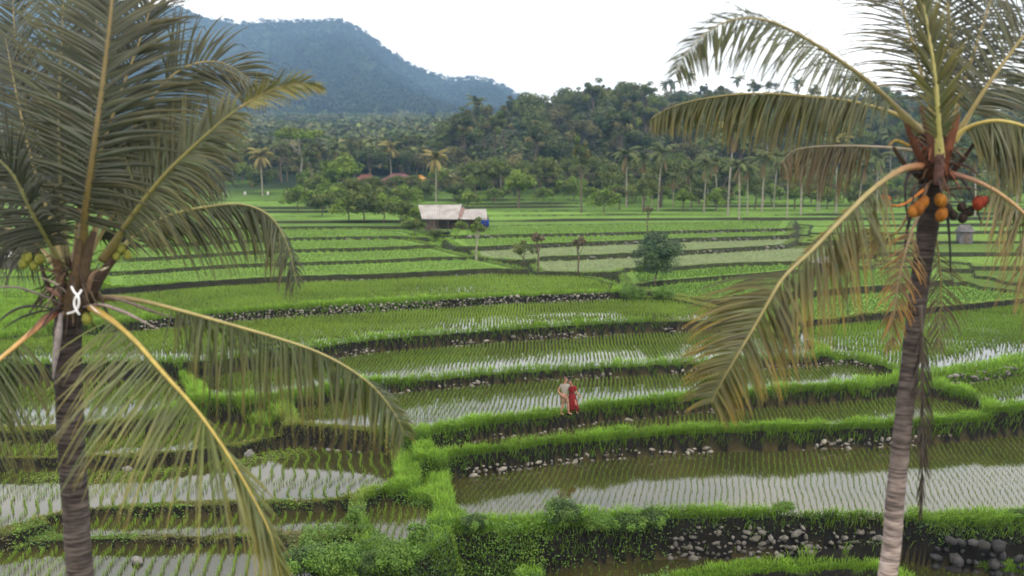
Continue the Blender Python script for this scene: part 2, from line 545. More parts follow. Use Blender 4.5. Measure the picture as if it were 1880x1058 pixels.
# ground colours: dark wet earth, mown bank, green field, flooded field with its sky reflection painted as pale ground, wooded slope
gy, gx = np.gradient(HH)
dys = np.gradient(ys)[:, None]; dxs = (us[1] - us[0]) * YY
SLOPE = np.hypot(gy / dys, gx / dxs)
thr = smooth(70, 95, YY)
n1 = fbm(XX * .35, YY * .35, 31, 4)[..., None]
soil = (np.array([.0095, .0085, .0075]) * (1 - thr[..., None]) + np.array([.026, .031, .014]) * thr[..., None]); turf = np.array([.075, .125, .020]); field = np.array([.092, .165, .025])
pale_refl = np.array([.122, .155, .068]); wood = np.array([.026, .042, .016]); bedc = np.array([.045, .038, .015])
C = np.zeros(HH.shape + (3,))
flat = (1 - smooth(.5 - .3 * thr, 1.1 - .65 * thr, SLOPE))[..., None]
bank = soil * (1 - flat) + (turf * .75) * flat
C[:] = bank
C = np.where((KK == 1)[..., None], bedc, C)
C = np.where((KK == 2)[..., None], field * (.8 + .5 * n1), C)
C = np.where((KK == 3)[..., None], pale_refl * (.85 + .3 * n1), C)
strip = vnoise(np.floor((YY - .06 * XX + 4.5) / 12.0), np.floor(XX / 45 + .37 * np.floor(YY / 12.0)), 71)[..., None]
openl = field * (.65 + .6 * strip) * (.7 + .6 * n1) * flat + soil * (1 - flat)
n2 = fbm(XX / 60, YY / 60, 33, 4)[..., None]
woodc = wood * (.6 + .9 * n2)
far = smooth(215, 262, YY + 25 * (fbm(XX / 20, YY / 20, 4, 3) - .5))[..., None]
clear = (smooth(.60, .66, fbm(XX / 26 + 3, YY / 30, 77, 2)) * (YY < 280) + (np.hypot((940 + XX / YY * F - 958) / 38, (YY - 262) / 22) < 1))[..., None]
openl = openl * (1 - far) + far * (woodc * (1 - clear) + field * .8 * clear)
C = np.where((KK == 4)[..., None], openl, C)


def ground_strip(name, r0, r1, m, label):
    nr = r1 - r0 + 1
    v = np.stack([XX[r0:r1 + 1], YY[r0:r1 + 1], HH[r0:r1 + 1]], -1).reshape(-1, 3)
    i = np.arange(nr - 1)[:, None] * NU + np.arange(NU - 1)[None]
    q = np.stack([i, i + 1, i + NU + 1, i + NU], -1).reshape(-1, 4)
    mb = MB(); mb.add(v, None, q, C[r0:r1 + 1].reshape(-1, 3))
    return tag(mb.build(name, m, None, True), label, name.replace('_', ' '), kind='structure')


r_a = int(np.searchsorted(ys, 230)); r_b = int(np.searchsorted(ys, 1150))
ground_strip('ground', 0, r_a, M['soil'], 'stepped earth of the rice terraces and fields')
ground_strip('hill', r_a, r_b, M['hillside'], 'wooded hill and valley floor rising behind the fields')
ground_strip('mountain', r_b, NR - 1, M['hillside'], 'blue hazy forested mountain rising behind the valley')
mb = MB(); q = []
box(mb, (-60, -60, -4), (60, 24.2, -2.62), (.05, .09, .02))
tag(mb.build('terrain', M['soil']), 'grassy low ground under the two near palms', 'ground', kind='structure')

# water sheets
for k, pl in POLY.items():
    typ, z = PADS[k][:2]
    if typ in ('rice', 'pale'):
        continue
    c = pl.mean(0)
    bm = bmesh.new()
    # grow the outline a little so the sheet runs into its banks
    n = len(pl); area = sum(pl[i][0] * pl[(i + 1) % n][1] - pl[(i + 1) % n][0] * pl[i][1] for i in range(n))
    sg = 1 if area > 0 else -1
    vs = []
    for i in range(n):
        a, b, d = pl[i - 1], pl[i], pl[(i + 1) % n]
        t = (d - a); t = t / (np.linalg.norm(t) + 1e-9)
        o = np.array([t[1], -t[0]]) * sg * .14
        vs.append(bm.verts.new((b[0] + o[0], b[1] + o[1], z + (.05 if typ == 'pale' else 0))))
    f = bm.faces.new(vs)
    if f.normal.z < 0:
        f.normal_flip()
    bmesh.ops.triangulate(bm, faces=[f])
    bmesh.ops.recalc_face_normals(bm, faces=bm.faces)
    for f in bm.faces:
        if f.normal.z < 0:
            f.normal_flip()
    me = bpy.data.meshes.new('water'); bm.to_mesh(me); bm.free(); me.materials.append(M['water'])
    tag(link('water', me), 'still brown water standing in a rice paddy', 'water', kind='structure')

# ------------------------------------------------------------------ grass on the bunds
def blades(mb, x, y, z, h, w, lean, ang, col, tip=1.35, bend=.5):
    """bent tapering blades, one per row of the arrays"""
    n = len(x)
    a = rng.uniform(0, 2 * np.pi, n)
    wx, wy = np.cos(a) * w / 2, np.sin(a) * w / 2
    lx, ly = np.cos(ang) * lean * h, np.sin(ang) * lean * h
    V = np.zeros((n, 5, 3), np.float32)
    V[:, 0] = np.stack([x - wx, y - wy, z], -1); V[:, 1] = np.stack([x + wx, y + wy, z], -1)
    mx, my, mz = x + lx * .35, y + ly * .35, z + h * .6
    V[:, 2] = np.stack([mx - wx * .8, my - wy * .8, mz], -1); V[:, 3] = np.stack([mx + wx * .8, my + wy * .8, mz], -1)
    V[:, 4] = np.stack([x + lx, y + ly, z + h * (1 - bend * np.clip(lean, 0, 1) * .6)], -1)
    i = np.arange(n)[:, None] * 5
    T = np.concatenate([i + [0, 1, 2], i + [1, 3, 2], i + [2, 3, 4]])
    c = np.repeat(col[:, None, :], 5, 1).astype(np.float32)
    c[:, 4] *= tip; c[:, :2] *= .75  # blade bases darkened: shade between the stems painted into the colour
    mb.add(V.reshape(-1, 3), T, None, c.reshape(-1, 3))


def bund_grass(name, n, y0, y1, label, seed):
    r = np.random.default_rng(seed)
    y = np.sqrt(r.uniform(y0 ** 2, y1 ** 2, n)); x = r.uniform(-.57, .57, n) * y
    near = g_interp(NN, x, y); kd = g_interp(KK, x, y, True)
    # roots on bund tops and the upper part of the walls
    ok = (near > .04) & (kd != 2) & (kd != 1) & (kd != 3)
    x, y, near = x[ok], y[ok], near[ok]
    z = g_interp(HH, x, y); sl = g_interp(SLOPE, x, y)
    zb = g_interp(HH, x, y - .45)                       # the land just below, towards the valley
    drop = z - zb
    patch = fbm(x * .5, y * .5, 90, 3)
    front = smooth(.12, .5, drop)
    farw = smooth(64, 80, y)
    rocky = smooth(4.2, 5.2, x) * smooth(36, 35, y) * smooth(.7, 1.4, sl) * smooth(-.1, -.35, z)
    keep = r.uniform(0, 1, len(x)) > rocky * .93
    keep &= r.uniform(0, 1, len(x)) < np.clip(.55 + patch * .9 - smooth(.9, 2.4, sl) * (.34 + .66 * farw), .0, 1)
    x, y, z, sl, patch, near, front = (a[keep] for a in (x, y, z, sl, patch, near, front))
    n = len(x)
    left = smooth(-4.5, -7, x) * smooth(45.5, 42.5, y)       # trodden low bunds of the lower left paddies
    thin = smooth(9, 12, x) * smooth(57, 62, y)
    short = np.clip(left * .95 + thin * .75, 0, 1)
    clump = fbm(x * 2.6, y * 2.6, 91, 2)
    h = (.16 + .26 * patch + .34 * clump + r.uniform(0, .14, n)) * (1 - .72 * short) * np.where(sl > 1.0, .8, 1)
    h *= np.where(y < 33.2, .62, 1.0)
    h *= 1 - .42 * np.exp(-((x - 2.6) / 1.0) ** 2 - ((y - 44.6) / 1.3) ** 2)      # trodden where the couple walk
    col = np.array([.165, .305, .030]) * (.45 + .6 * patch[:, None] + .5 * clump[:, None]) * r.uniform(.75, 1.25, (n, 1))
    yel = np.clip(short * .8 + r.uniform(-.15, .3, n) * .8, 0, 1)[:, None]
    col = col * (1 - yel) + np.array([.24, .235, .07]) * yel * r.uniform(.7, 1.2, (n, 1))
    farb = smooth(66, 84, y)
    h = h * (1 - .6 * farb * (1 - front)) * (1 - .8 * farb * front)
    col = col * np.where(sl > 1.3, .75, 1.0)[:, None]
    ang = np.where(front > .4, r.normal(-np.pi / 2, .7, n), r.uniform(0, 2 * np.pi, n))
    lean = r.uniform(.15, .55, n) + front * .35
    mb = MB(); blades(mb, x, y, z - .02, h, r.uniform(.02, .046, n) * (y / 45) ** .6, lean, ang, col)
    o = mb.build(name, M['grass'])
    tag(o, label, 'grass', kind='stuff')


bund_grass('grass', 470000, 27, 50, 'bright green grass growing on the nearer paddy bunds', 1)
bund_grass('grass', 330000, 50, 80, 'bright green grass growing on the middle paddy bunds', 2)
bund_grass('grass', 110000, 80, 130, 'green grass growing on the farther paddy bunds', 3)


# ------------------------------------------------------------------ rice seedlings
def rice(k, sx, sy, h, nb, w, rot, col, wig=.25, jit=.03, miss=.06, spread=.35, front=0, margin=.12):
    pl = POLY[k]; typ, z = PADS[k][:2]
    r = np.random.default_rng(abs(hash(k)) % 1 + sum(map(ord, k)))
    c = pl.mean(0); ext = max(np.ptp(pl[:, 0]), np.ptp(pl[:, 1])) / 2 + 3
    a, b = np.meshgrid(np.arange(-ext, ext, sx), np.arange(-ext, ext, sy))
    a = a.ravel(); b = b.ravel()
    a = a + wig * np.sin(b * .9 + a * .12) + wig * .5 * np.sin(b * 2.3 + 1.3)
    a = a + r.normal(0, jit, len(a)); b = b + r.normal(0, jit, len(b))
    ca, sa = math.cos(rot), math.sin(rot)
    x = c[0] + a * ca - b * sa; y = c[1] + a * sa + b * ca
    m = (np.abs(x / np.maximum(y, 1)) < .56) & (y > 20)
    x, y = x[m], y[m]
    d = sdf(pl, x, y)
    nb_ = len(BACK[k]); fr = pl[nb_:]                       # the front edge, where the seedlings stand thinner
    fo = np.argsort(fr[:, 0]); df = y - np.interp(x, fr[fo, 0], fr[fo, 1])
    thin = (1 - smooth(front * .6, front * 1.25, df + 1.2 * (fbm(x * .3, y * .5, 44, 2) - .5))) * .78 if front else 0
    m = (d < -margin) & (r.uniform(0, 1, len(x)) > miss + thin)
    x, y = x[m], y[m]
    pt = fbm(x * .25, y * .25, 12, 3)
    n = len(x)
    x = np.repeat(x, nb); y = np.repeat(y, nb); pt = np.repeat(pt, nb); N = len(x)
    x = x + r.normal(0, .015, N); y = y + r.normal(0, .015, N)
    hh = h * (.75 + .5 * pt) * r.uniform(.7, 1.2, N)
    cc = np.array(col) * (.75 + .5 * pt[:, None]) * r.uniform(.75, 1.25, (N, 1))
    mb = MB()
    zz = z - .02 + (0 if typ in ('water', 'thin') else .02)
    blades(mb, x, y, np.full(N, zz), hh, r.uniform(.7, 1.3, N) * w, r.uniform(.1, spread * 2, N), r.uniform(0, 2 * np.pi, N), cc)
    o = mb.build('rice_seedlings', M['rice'])
    tag(o, 'rows of young green rice standing in a paddy', 'rice', kind='stuff')


G1c, G2c, G3c = (.135, .225, .030), (.165, .265, .03), (.24, .27, .09)
rice('P1', .24, .15, .14, 4, .010, R(-13), G1c, .04, .015, spread=.16)
rice('P2', .22, .16, .19, 5, .012, R(-9), G1c, .04, .015, spread=.2, front=1.5)
rice('P3', .22, .16, .21, 5, .012, R(-6), G1c, .04, .015, spread=.2, front=2.2)
rice('P4', .22, .16, .22, 6, .014, R(-3), G1c, .04, .015, spread=.2, front=3.0)
rice('P5', .22, .17, .26, 8, .022, R(0), (.16, .25, .033), .05, .02, spread=.25, front=3.2)
rice('P6', .25, .20, .32, 9, .028, R(0), (.155, .25, .033), .08)
rice('B0', .3, .25, .2, 4, .013, 0, G1c, .1, miss=.6)
rice('LP0', .44, .10, .26, 4, .013, R(8), G2c, .12, .02, spread=.2)
rice('LP1', .44, .10, .26, 4, .013, R(8), G2c, .12, .02, spread=.2)
rice('LP1b', .27, .13, .24, 4, .012, R(4), G2c, .08)
rice('LP2', .46, .10, .25, 4, .013, R(7), G2c, .26, .02, spread=.2)
rice('LP3', .44, .10, .28, 5, .013, R(8), G2c, .12, .02, spread=.2)
rice('Q', .40, .12, .30, 5, .014, R(9), G2c, .2, .02, spread=.2)
rice('S3', .22, .17, .28, 8, .021, R(-20), (.13, .225, .022), .05, .03, front=4.0)
rice('S4', .21, .16, .25, 8, .018, R(-20), (.13, .225, .022), .05, .03, front=2.5)
for k in ('S2', 'S1', 'S0'):
    rice(k, .28, .26, .17, 6, .036, R(5), (.085, .165, .02), .05, .10, margin=.6)
for k in ('G1', 'H1', 'I1', 'J1', 'M3', 'M4'):
    rice(k, .30, .28, .13, 4, .038, R(0), (.108, .185, .028), .05, .16, margin=.95)
for k in ('M1', 'M2'):
    rice(k, .40, .34, .14, 4, .028, R(0), (.15, .195, .06), .05, .12, .3, margin=.7)
# ------------------------------------------------------------------ dry-stone footings of the terrace walls
def stones(label, k, px0, px1, rows, dens, size, col=(.33, .32, .30), spread=.0, seed=0, batter=.10, z0=0.0):
    """a wall of field stones along the back edge of paddy k between two photo columns"""
    pl = BACK[k]; z = PADS[k][1] + z0
    r = np.random.default_rng(seed + 100)
    u = 940 + pl[:, 0] / pl[:, 1] * F
    pts = resample(pl[(u > px0 - 25) & (u < px1 + 25)], .1)
    mb = MB(); V0, T0 = ICO1
    L = len(pts) * .1
    c0 = pts.mean(0); root = None
    for j in range(rows):
        nn = int(L / (size * 1.75) * dens)
        for i in range(nn):
            t = (i + r.uniform(-.4, .4)) / nn
            if r.uniform() < .10 * j or fbm(np.array([t * L * .28]), np.array([seed * 3.1 + j * .25]), 5, 2)[0] < spread + (.05 if spread > .1 else 0) * j:
                continue
            p = pts[int(np.clip(t * len(pts), 0, len(pts) - 1))]
            uu = 940 + p[0] / p[1] * F
            if not px0 < uu < px1:
                continue
            s = size * (.45 + .85 * r.uniform() ** 1.6) * (1.2 if r.uniform() < .08 else 1)
            sc = np.array([s * r.uniform(.8, 1.5), s * r.uniform(.7, 1.0), s * r.uniform(.5, .85)]) * .5
            a = r.uniform(0, 6.28); ca, sa = math.cos(a), math.sin(a)
            d = 1 + r.normal(0, .13, len(V0))[:, None]
            v = V0 * d * sc
            v = np.stack([v[:, 0] * ca - v[:, 1] * sa * .6, v[:, 0] * sa * .6 + v[:, 1] * ca, v[:, 2]], -1)
            v[:, 2] += v[:, 0] * r.uniform(-.3, .3)
            o = np.array([p[0], p[1] + (j + .2) * batter * size + r.uniform(-.06, .05) + .02, z + size * .62 * j + size * .05 + r.uniform(-.05, .05)])
            cc = np.array(col) * (.42 + .72 * r.uniform()) * np.array([1, r.uniform(.96, 1.0), r.uniform(.9, 1.0)])
            mb.add(v + o, T0, None, cc)
    o = mb.build('stone_wall', M['stone'], None, True)
    return tag(o, label, 'stone wall')


WH = (.235, .225, .205); GR = (.165, .16, .155); DK = (.09, .09, .095)
stones('pale stone wall under the grassy bund behind the widest near paddy', 'P1', 850, 1800, 3, 1.8, .28, WH, .40, 1)
stones('scattered footing stones below the bund the couple walks on', 'P2', 800, 1700, 2, 1.4, .28, WH, .50, 2)
stones('row of pale stones under the bund directly behind the couple', 'P3', 640, 1620, 2, 1.7, .26, WH, .42, 3)
stones('loose stone wall under the second bund behind the couple', 'P4', 600, 1330, 3, 1.8, .26, WH, .36, 4)
stones('long light grey stone wall three rows high, largest in the middle fields', 'P5', 250, 1125, 5, 1.9, .25, WH, .0, 5)
stones('low stone footing along the farthest flooded field', 'P6', 280, 910, 2, 1.3, .28, GR, .40, 6)
stones('short grey stone wall beside the leaning palm trunk, below the bright green field', 'S4', 1750, 1960, 4, 1.2, .30, GR, .0, 7)
stones('thin line of dark stones below the pale flooded field', 'M1', 1060, 1440, 2, 1.0, .45, WH, .2, 8)
stones('grey stone line between the two pale flooded fields', 'M2', 880, 1440, 2, 1.0, .42, GR, .2, 9)
stones('grey stone line under the third terrace in front of the shed', 'M3', 850, 1440, 2, 1.0, .42, GR, .25, 10)
stones('grey stone line under the terrace level with the shed', 'G1', 540, 800, 1, .9, .4, GR, .4, 11)
stones('sparse white stones along a far terrace edge', 'I1', 540, 735, 1, .8, .5, WH, .45, 12)
stones('sparse stones below the grassy bend beside the small left paddy', 'LP2', 540, 720, 1, 1.1, .32, GR, .25, 13)
stones('dark stones under the bund beside the ringed palm trunk', 'LP3', -60, 330, 1, 1.0, .34, DK, .35, 14)


def boulder(label, px, py, z, s, col, seed, name='boulder'):
    r = np.random.default_rng(seed); V0, T0 = ICO2
    p = Gz(px, py, z)
    d = np.array([1 + .35 * (mnoise.noise(Vector(v) * 1.3 + Vector((seed, 0, 0))) ) for v in V0])[:, None]
    v = V0 * d * np.array(s) * .5
    mb = MB(); mb.add(v, T0, None, np.array(col))
    o = mb.build(name, M['stone'], None, True); o.location = p + Vector((0, s[1] * .3, s[2] * .22)); o.rotation_euler = (0, 0, r.uniform(0, 3))
    return tag(o, label, 'boulder')


boulder('large flat grey boulder at the bend of the small left paddy', 455, 838, .35, (.7, .5, .42), GR, 1)
boulder('pale boulder sitting at the corner of two bunds near the leaning palm', 1566, 668, 1.1, (.6, .5, .6), WH, 2)
boulder('grey boulder in the water under the mown bund left', 232, 866, .35, (.45, .35, .28), GR, 3)
boulder('white stone at the left end of the widest near paddy', 838, 872, 0, (.42, .4, .4), WH, 4)
boulder('grey boulder set in the bund in front of the ringed palm', 250, 1036, -.05, (.45, .35, .3), GR, 5)
boulder('tan stone lying among the weeds of the near bank', 813, 1026, -.4, (.35, .35, .5), (.26, .20, .12), 6)
# ------------------------------------------------------------------ trees
def crown_mesh(seed, R_, H0, H1, nclump, nleaf, leaf, cols, flat=.75, hollow=.35, mname='far_leaf', jit=.25, low=False, loose=False):
    """foliage of many leaf sprays grouped in clumps round limb ends; returns the mesh and the clump centres"""
    r = np.random.default_rng(seed)
    mb = MB(); cen = []
    zc = (H0 + H1) / 2; rz = (H1 - H0) / 2
    for i in range(nclump):
        d = r.normal(0, 1, 3); d /= np.linalg.norm(d)
        if d[2] < -.35 and not low:
            d[2] *= -.6
        k = hollow + (1 - hollow) * r.uniform() ** .6
        k *= .85 + .3 * mnoise.noise(Vector(d) * 1.7 + Vector((seed * 3.1, 0, 0)))
        c = np.array([d[0] * R_ * k, d[1] * R_ * k, zc + d[2] * rz * k])
        cen.append(c)
        rc = R_ * (r.uniform(.20, .40) if not loose else r.uniform(.14, .30))
        col = np.array(cols[r.integers(len(cols))]) * (r.uniform(.7, 1.3) if not loose else r.uniform(.86, 1.14))
        n = int(nleaf * r.uniform(.6, 1.4))
        q = r.normal(0, 1, (n, 3)); q /= np.linalg.norm(q, axis=1)[:, None]
        q *= ((r.uniform(.35, 1.05, n) ** .6) if not loose else r.uniform(.2, 1.6, n))[:, None] * rc; q[:, 2] *= flat
        p = c + q
        # leaf planes: mostly facing up and outwards
        nrm = q / (np.linalg.norm(q, axis=1)[:, None] + 1e-6) + r.normal(0, .55, (n, 3)) + [0, 0, .55]
        nrm /= np.linalg.norm(nrm, axis=1)[:, None]
        a = np.cross(nrm, r.normal(0, 1, (n, 3))); a /= np.linalg.norm(a, axis=1)[:, None] + 1e-9
        b = np.cross(nrm, a)
        s = (leaf * r.uniform(.55, 1.3, n))[:, None]
        V = np.stack([p - a * s, p + b * s * .42 + nrm * s * .1, p + a * s, p - b * s * .42 + nrm * s * .1], 1)
        cc = np.repeat((col * r.uniform(1 - jit, 1 + jit, (n, 1)))[:, None], 4, 1)
        i4 = np.arange(n)[:, None] * 4 + np.arange(4)
        mb.add(V.reshape(-1, 3), None, i4, cc.reshape(-1, 3))
    return mb.mesh('crown', M[mname]), cen


def trunk_mesh(seed, H, th, cen, r0, m, lean=.04, nl=8):
    r = np.random.default_rng(seed + 5)
    mb = MB()
    pts = [Vector((0, 0, -.4))]
    for i in range(1, 6):
        t = i / 5
        pts.append(Vector((r.normal(0, lean) * H * t, r.normal(0, lean) * H * t, th * t)))
    sp = spline(pts, 12)
    tube(mb, sp, [r0 * (1.25 - .6 * i / 11) for i in range(12)], 8)
    for c in sorted(cen, key=lambda c: c[2])[::max(1, len(cen) // nl)][:nl]:
        b = sp[int(r.integers(7, 12))]
        e = Vector(c); mid = b.lerp(e, .5) + Vector((0, 0, -.06 * H))
        tube(mb, spline([b, mid, e], 6), [r0 * .5, r0 * .42, r0 * .34, r0 * .25, r0 * .17, r0 * .1], 6)
    return mb.mesh('trunk', M[m])


DG = [(0.045, 0.070, 0.020), (0.064, 0.090, 0.027), (0.082, 0.100, 0.034), (0.058, 0.070, 0.034)]
MG = [(0.076, 0.108, 0.024), (0.102, 0.132, 0.030), (0.066, 0.089, 0.024), (0.121, 0.144, 0.037)]
BG = [(.13, .20, .028), (.11, .17, .025), (.15, .21, .035), (.09, .14, .025)]
OG = [(0.116, 0.115, 0.043), (0.095, 0.097, 0.039), (0.140, 0.129, 0.050), (0.073, 0.081, 0.031)]
BR = [(.11, .085, .05), (.09, .075, .045), (.13, .10, .05), (.06, .065, .03)]
KIND = {}


def kind(name, seed, R_, H0, H1, nclump, nleaf, leaf, cols, r0, bark='bark', **k):
    cm, cen = crown_mesh(seed, R_, H0, H1, nclump, nleaf, leaf, cols, **k)
    KIND[name] = (trunk_mesh(seed, H1, H0 + (H1 - H0) * .45, cen, r0, bark), cm)


kind('wide_a', 1, 5.5, 3.5, 11, 30, 110, .42, DG, .32)
kind('wide_b', 2, 6.0, 4.0, 13, 34, 105, .45, MG, .35)
kind('wide_c', 3, 4.8, 3.0, 10, 26, 110, .40, OG, .3)
kind('tall_a', 4, 3.8, 6.0, 17, 28, 100, .42, DG + OG, .28)
kind('tall_b', 5, 3.4, 7.0, 16, 26, 95, .40, MG + OG, .26)
kind('bright', 6, 3.6, 1.8, 7.5, 24, 120, .34, BG, .22)
kind('flat', 7, 6.5, 9.5, 12.5, 30, 85, .38, MG + BG, .24, 'pale_bark', flat=.35)
kind('airy', 8, 4.6, 8.5, 14, 20, 60, .34, DG + OG, .2, flat=.5)
kind('shrub', 9, 2.4, .2, 3.4, 22, 90, .22, MG + BG, .08)
kind('dshrub', 10, 2.6, .2, 3.8, 22, 90, .24, DG + MG, .08)


def tree(kindname, name, label, loc, s=1.0, rz=0.0, group=None, sz=None, cat='tree'):
    if name == 'tree':                        # the mixed plantings: name each by what it is
        w_ = 'shrub' if 'shrub' in kindname else 'palm' if 'palm' in kindname else 'tree'
        name = cat = {'shrub': 'shrub', 'palm': 'coconut_palm', 'tree': 'broadleaf_tree'}[w_]
        if w_ == 'palm':
            cat = 'palm'
        if w_ != 'tree' or ' or shrub' in label:
            label = label.replace('tree or shrub', 'tree').replace('tree', w_, 1)
            group = (group or '') + ', the ' + w_ + 's'
    t = thing(name, label, cat, loc, group, rz)
    t.scale = (s, s, sz or s)
    a, b = KIND[kindname]
    link('trunk' if 'shrub' not in kindname else 'stem', a, t)
    link('crown' if 'shrub' not in kindname else 'foliage', b, t)
    return t


def on_ground(px, d):
    a, _ = ray(px, 300)
    x = float(a) * d
    return Vector((x, d, gz(x, d)))


# --- slim coconut palms of the middle distance
def far_palm_mesh(seed, H, nf, L, cols, dead=.15, r0=.15):
    r = np.random.default_rng(seed)
    tb = MB(); lean = r.normal(0, .05, 2) * H
    sp = spline([(0, 0, -.4), (lean[0] * .2, lean[1] * .2, H * .4), (lean[0], lean[1], H)], 14)
    tube(tb, sp, [r0 * (1.5 if i == 0 else 1.1 - .35 * i / 13) for i in range(14)], 8, (1, 1, 1))
    cb = MB(); top = sp[-1]
    for i in range(nf):
        az = i * 2.4 + r.normal(0, .2)
        el = r.uniform(-.55, 1.25) if i > 3 else r.uniform(.8, 1.4)
        dr = Vector((math.cos(az), math.sin(az), 0)); l = L * r.uniform(.8, 1.1)
        isdead = r.uniform() < dead
        if isdead:
            el = -1.1
        p = Vector(top); pts = []
        e = el
        for k in range(9):
            pts.append(Vector(p)); p = p + (dr * math.cos(e) + Vector((0, 0, math.sin(e)))) * (l / 8)
            e -= .16 + .10 * k / 8 if not isdead else .05
        tube(cb, pts, [.05 - .045 * k / 8 for k in range(9)], 4, (.16, .15, .06), cap=False)
        col = np.array((.15, .105, .05) if isdead else cols[r.integers(len(cols))]) * r.uniform(.75, 1.3)
        S = dr.cross(Vector((0, 0, 1)))
        V = []; Q = []; cc = []
        for k in range(3, 40):
            t = k / 40; f = t * 8; j = min(int(f), 7)
            b = pts[j].lerp(pts[j + 1], f - j); T = (pts[j + 1] - pts[j]).normalized()
            ll = l * .27 * (1 - .75 * abs(t - .45) ** 1.5 * 2)
            for sd in (-1, 1):
                d = (S * sd + T * .55 + Vector((0, 0, -.35 - r.uniform(0, .5)))).normalized()
                m_ = b + d * ll * .55; e_ = m_ + (d + Vector((0, 0, -.7))).normalized() * ll * .5
                wv = T * .055
                n0 = len(V)
                V += [b - wv, b + wv, m_ + wv, m_ - wv, e_]
                Q.append((n0, n0 + 1, n0 + 2, n0 + 3)); cc += [col * r.uniform(.8, 1.2)] * 5
                Q.append((n0 + 3, n0 + 2, n0 + 4, n0 + 4))
        quads = [q for q in Q if q[2] != q[3]]; tris = [q[:3] for q in Q if q[2] == q[3]]
        cb.add([tuple(v) for v in V], tris, quads, np.array(cc))
    return tb.mesh('trunk', M['pale_bark']), cb.mesh('crown', M['far_leaf'])


PG = [(.085, .11, .038), (.10, .12, .042), (.07, .09, .034)]
YG = [(.19, .17, .05), (.15, .15, .04), (.22, .18, .06)]
for i, (H, nf, L_, c, dd) in enumerate([(12, 20, 3.8, PG, .2), (14, 22, 4.0, PG + YG[:1], .15), (10, 18, 3.6, PG, .3), (9, 18, 3.7, YG, .1), (13, 20, 3.9, DG + PG, .2)]):
    KIND['palm%d' % i] = far_palm_mesh(40 + i, H, nf, L_, c, dd)

# --- trees one can tell apart
def at(px, d):
    return on_ground(px, d)


def by_base(px, py, s_hint=None):
    """where the sight line to a foot at (px, py) meets the land"""
    lo, hi = 40.0, 420.0
    a, b = ray(px, py)
    for d in np.linspace(lo, hi, 1500):
        if CZ + float(b) * d <= gz(float(a) * d, d):
            return Vector((float(a) * d, d, gz(float(a) * d, d)))
    return on_ground(px, 300)


kind('lone', 21, 2.3, .75, 4.7, 46, 260, .10, [(.045, .088, .038), (.034, .07, .034), (.06, .105, .042), (.075, .135, .04)], .07, mname='leaf', hollow=.25, low=True)
kind('pruned', 22, .8, 2.2, 3.6, 12, 60, .13, BR, .08, mname='leaf')
kind('slim', 23, .9, 2.0, 4.2, 12, 60, .16, BG + MG, .09, 'pale_bark', mname='leaf')
kind('sap', 24, 1.2, .4, 2.8, 16, 90, .11, MG, .05, mname='leaf')
tree('lone', 'broadleaf_tree', 'lone dark green bushy tree standing on the corner of bright green paddies', by_base(1203, 527), 1.0)
tree('slim', 'small_tree', 'slim tree with pale trunk and bright tuft beside the shed', by_base(875, 478), 1.0)
tree('sap', 'small_tree', 'low green tree beside the brownish sapling at the pale flooded field', by_base(962, 492), 1.0)
tree('pruned', 'small_tree', 'thin brownish tree with sparse crown beside a low green tree', by_base(987, 500), 1.0)
tree('pruned', 'small_tree', 'pruned brownish tree with forked trunk on the bund of the pale flooded field', by_base(1062, 503), .92, 2.0)
tree('pruned', 'small_tree', 'short dark sapling rising behind the lone bushy tree', by_base(1189, 428), .9, 4.0)
tree('bright', 'broadleaf_tree', 'round bright green tree with short dark trunk behind the shed', by_base(952, 381), .95, 1.0)
tree('flat', 'broadleaf_tree', 'tall pale trunked tree with flat dark crown left of the village', at(551, 235), 1.02, .4, sz=1.25)
tree('tall_b', 'broadleaf_tree', 'slender pale trunked tree with small yellowish crown left of the village', at(572, 228), .75, 1.4)
tree('bright', 'broadleaf_tree', 'broad bright green tree over the teal canopy', at(628, 205), 1.35, 2.4)
tree('wide_a', 'broadleaf_tree', 'dark round tree behind the brown village roofs', at(680, 262), .95, 1.1)
tree('wide_a', 'broadleaf_tree', 'dark tree between the roofs and the yellow palm', at(735, 275), .8, 2.6)
tree('palm3', 'coconut_palm', 'short yellowish coconut palm in front of the orange roof', at(800, 205), 1.0, .3, cat='palm')
tree('palm3', 'coconut_palm', 'yellowish coconut palm at the far left of the fields', at(480, 225), 1.0, 1.3, cat='palm')
tree('palm3', 'coconut_palm', 'small tan coconut palm above the brown roofs', at(718, 268), 1.05, 2.3, cat='palm')
tree('palm4', 'coconut_palm', 'dark bushy palm at the foot of the wooded hill', at(920, 212), .62, 2.0, cat='palm')
tree('tall_b', 'broadleaf_tree', 'tall thin tree with a bare pale trunk before the wooded hill', at(1068, 172), .52, 1.0, sz=.85)
tree('wide_b', 'broadleaf_tree', 'low spreading light green tree at the right end of the hill wood', at(1215, 190), .72, 1.0, sz=.72)
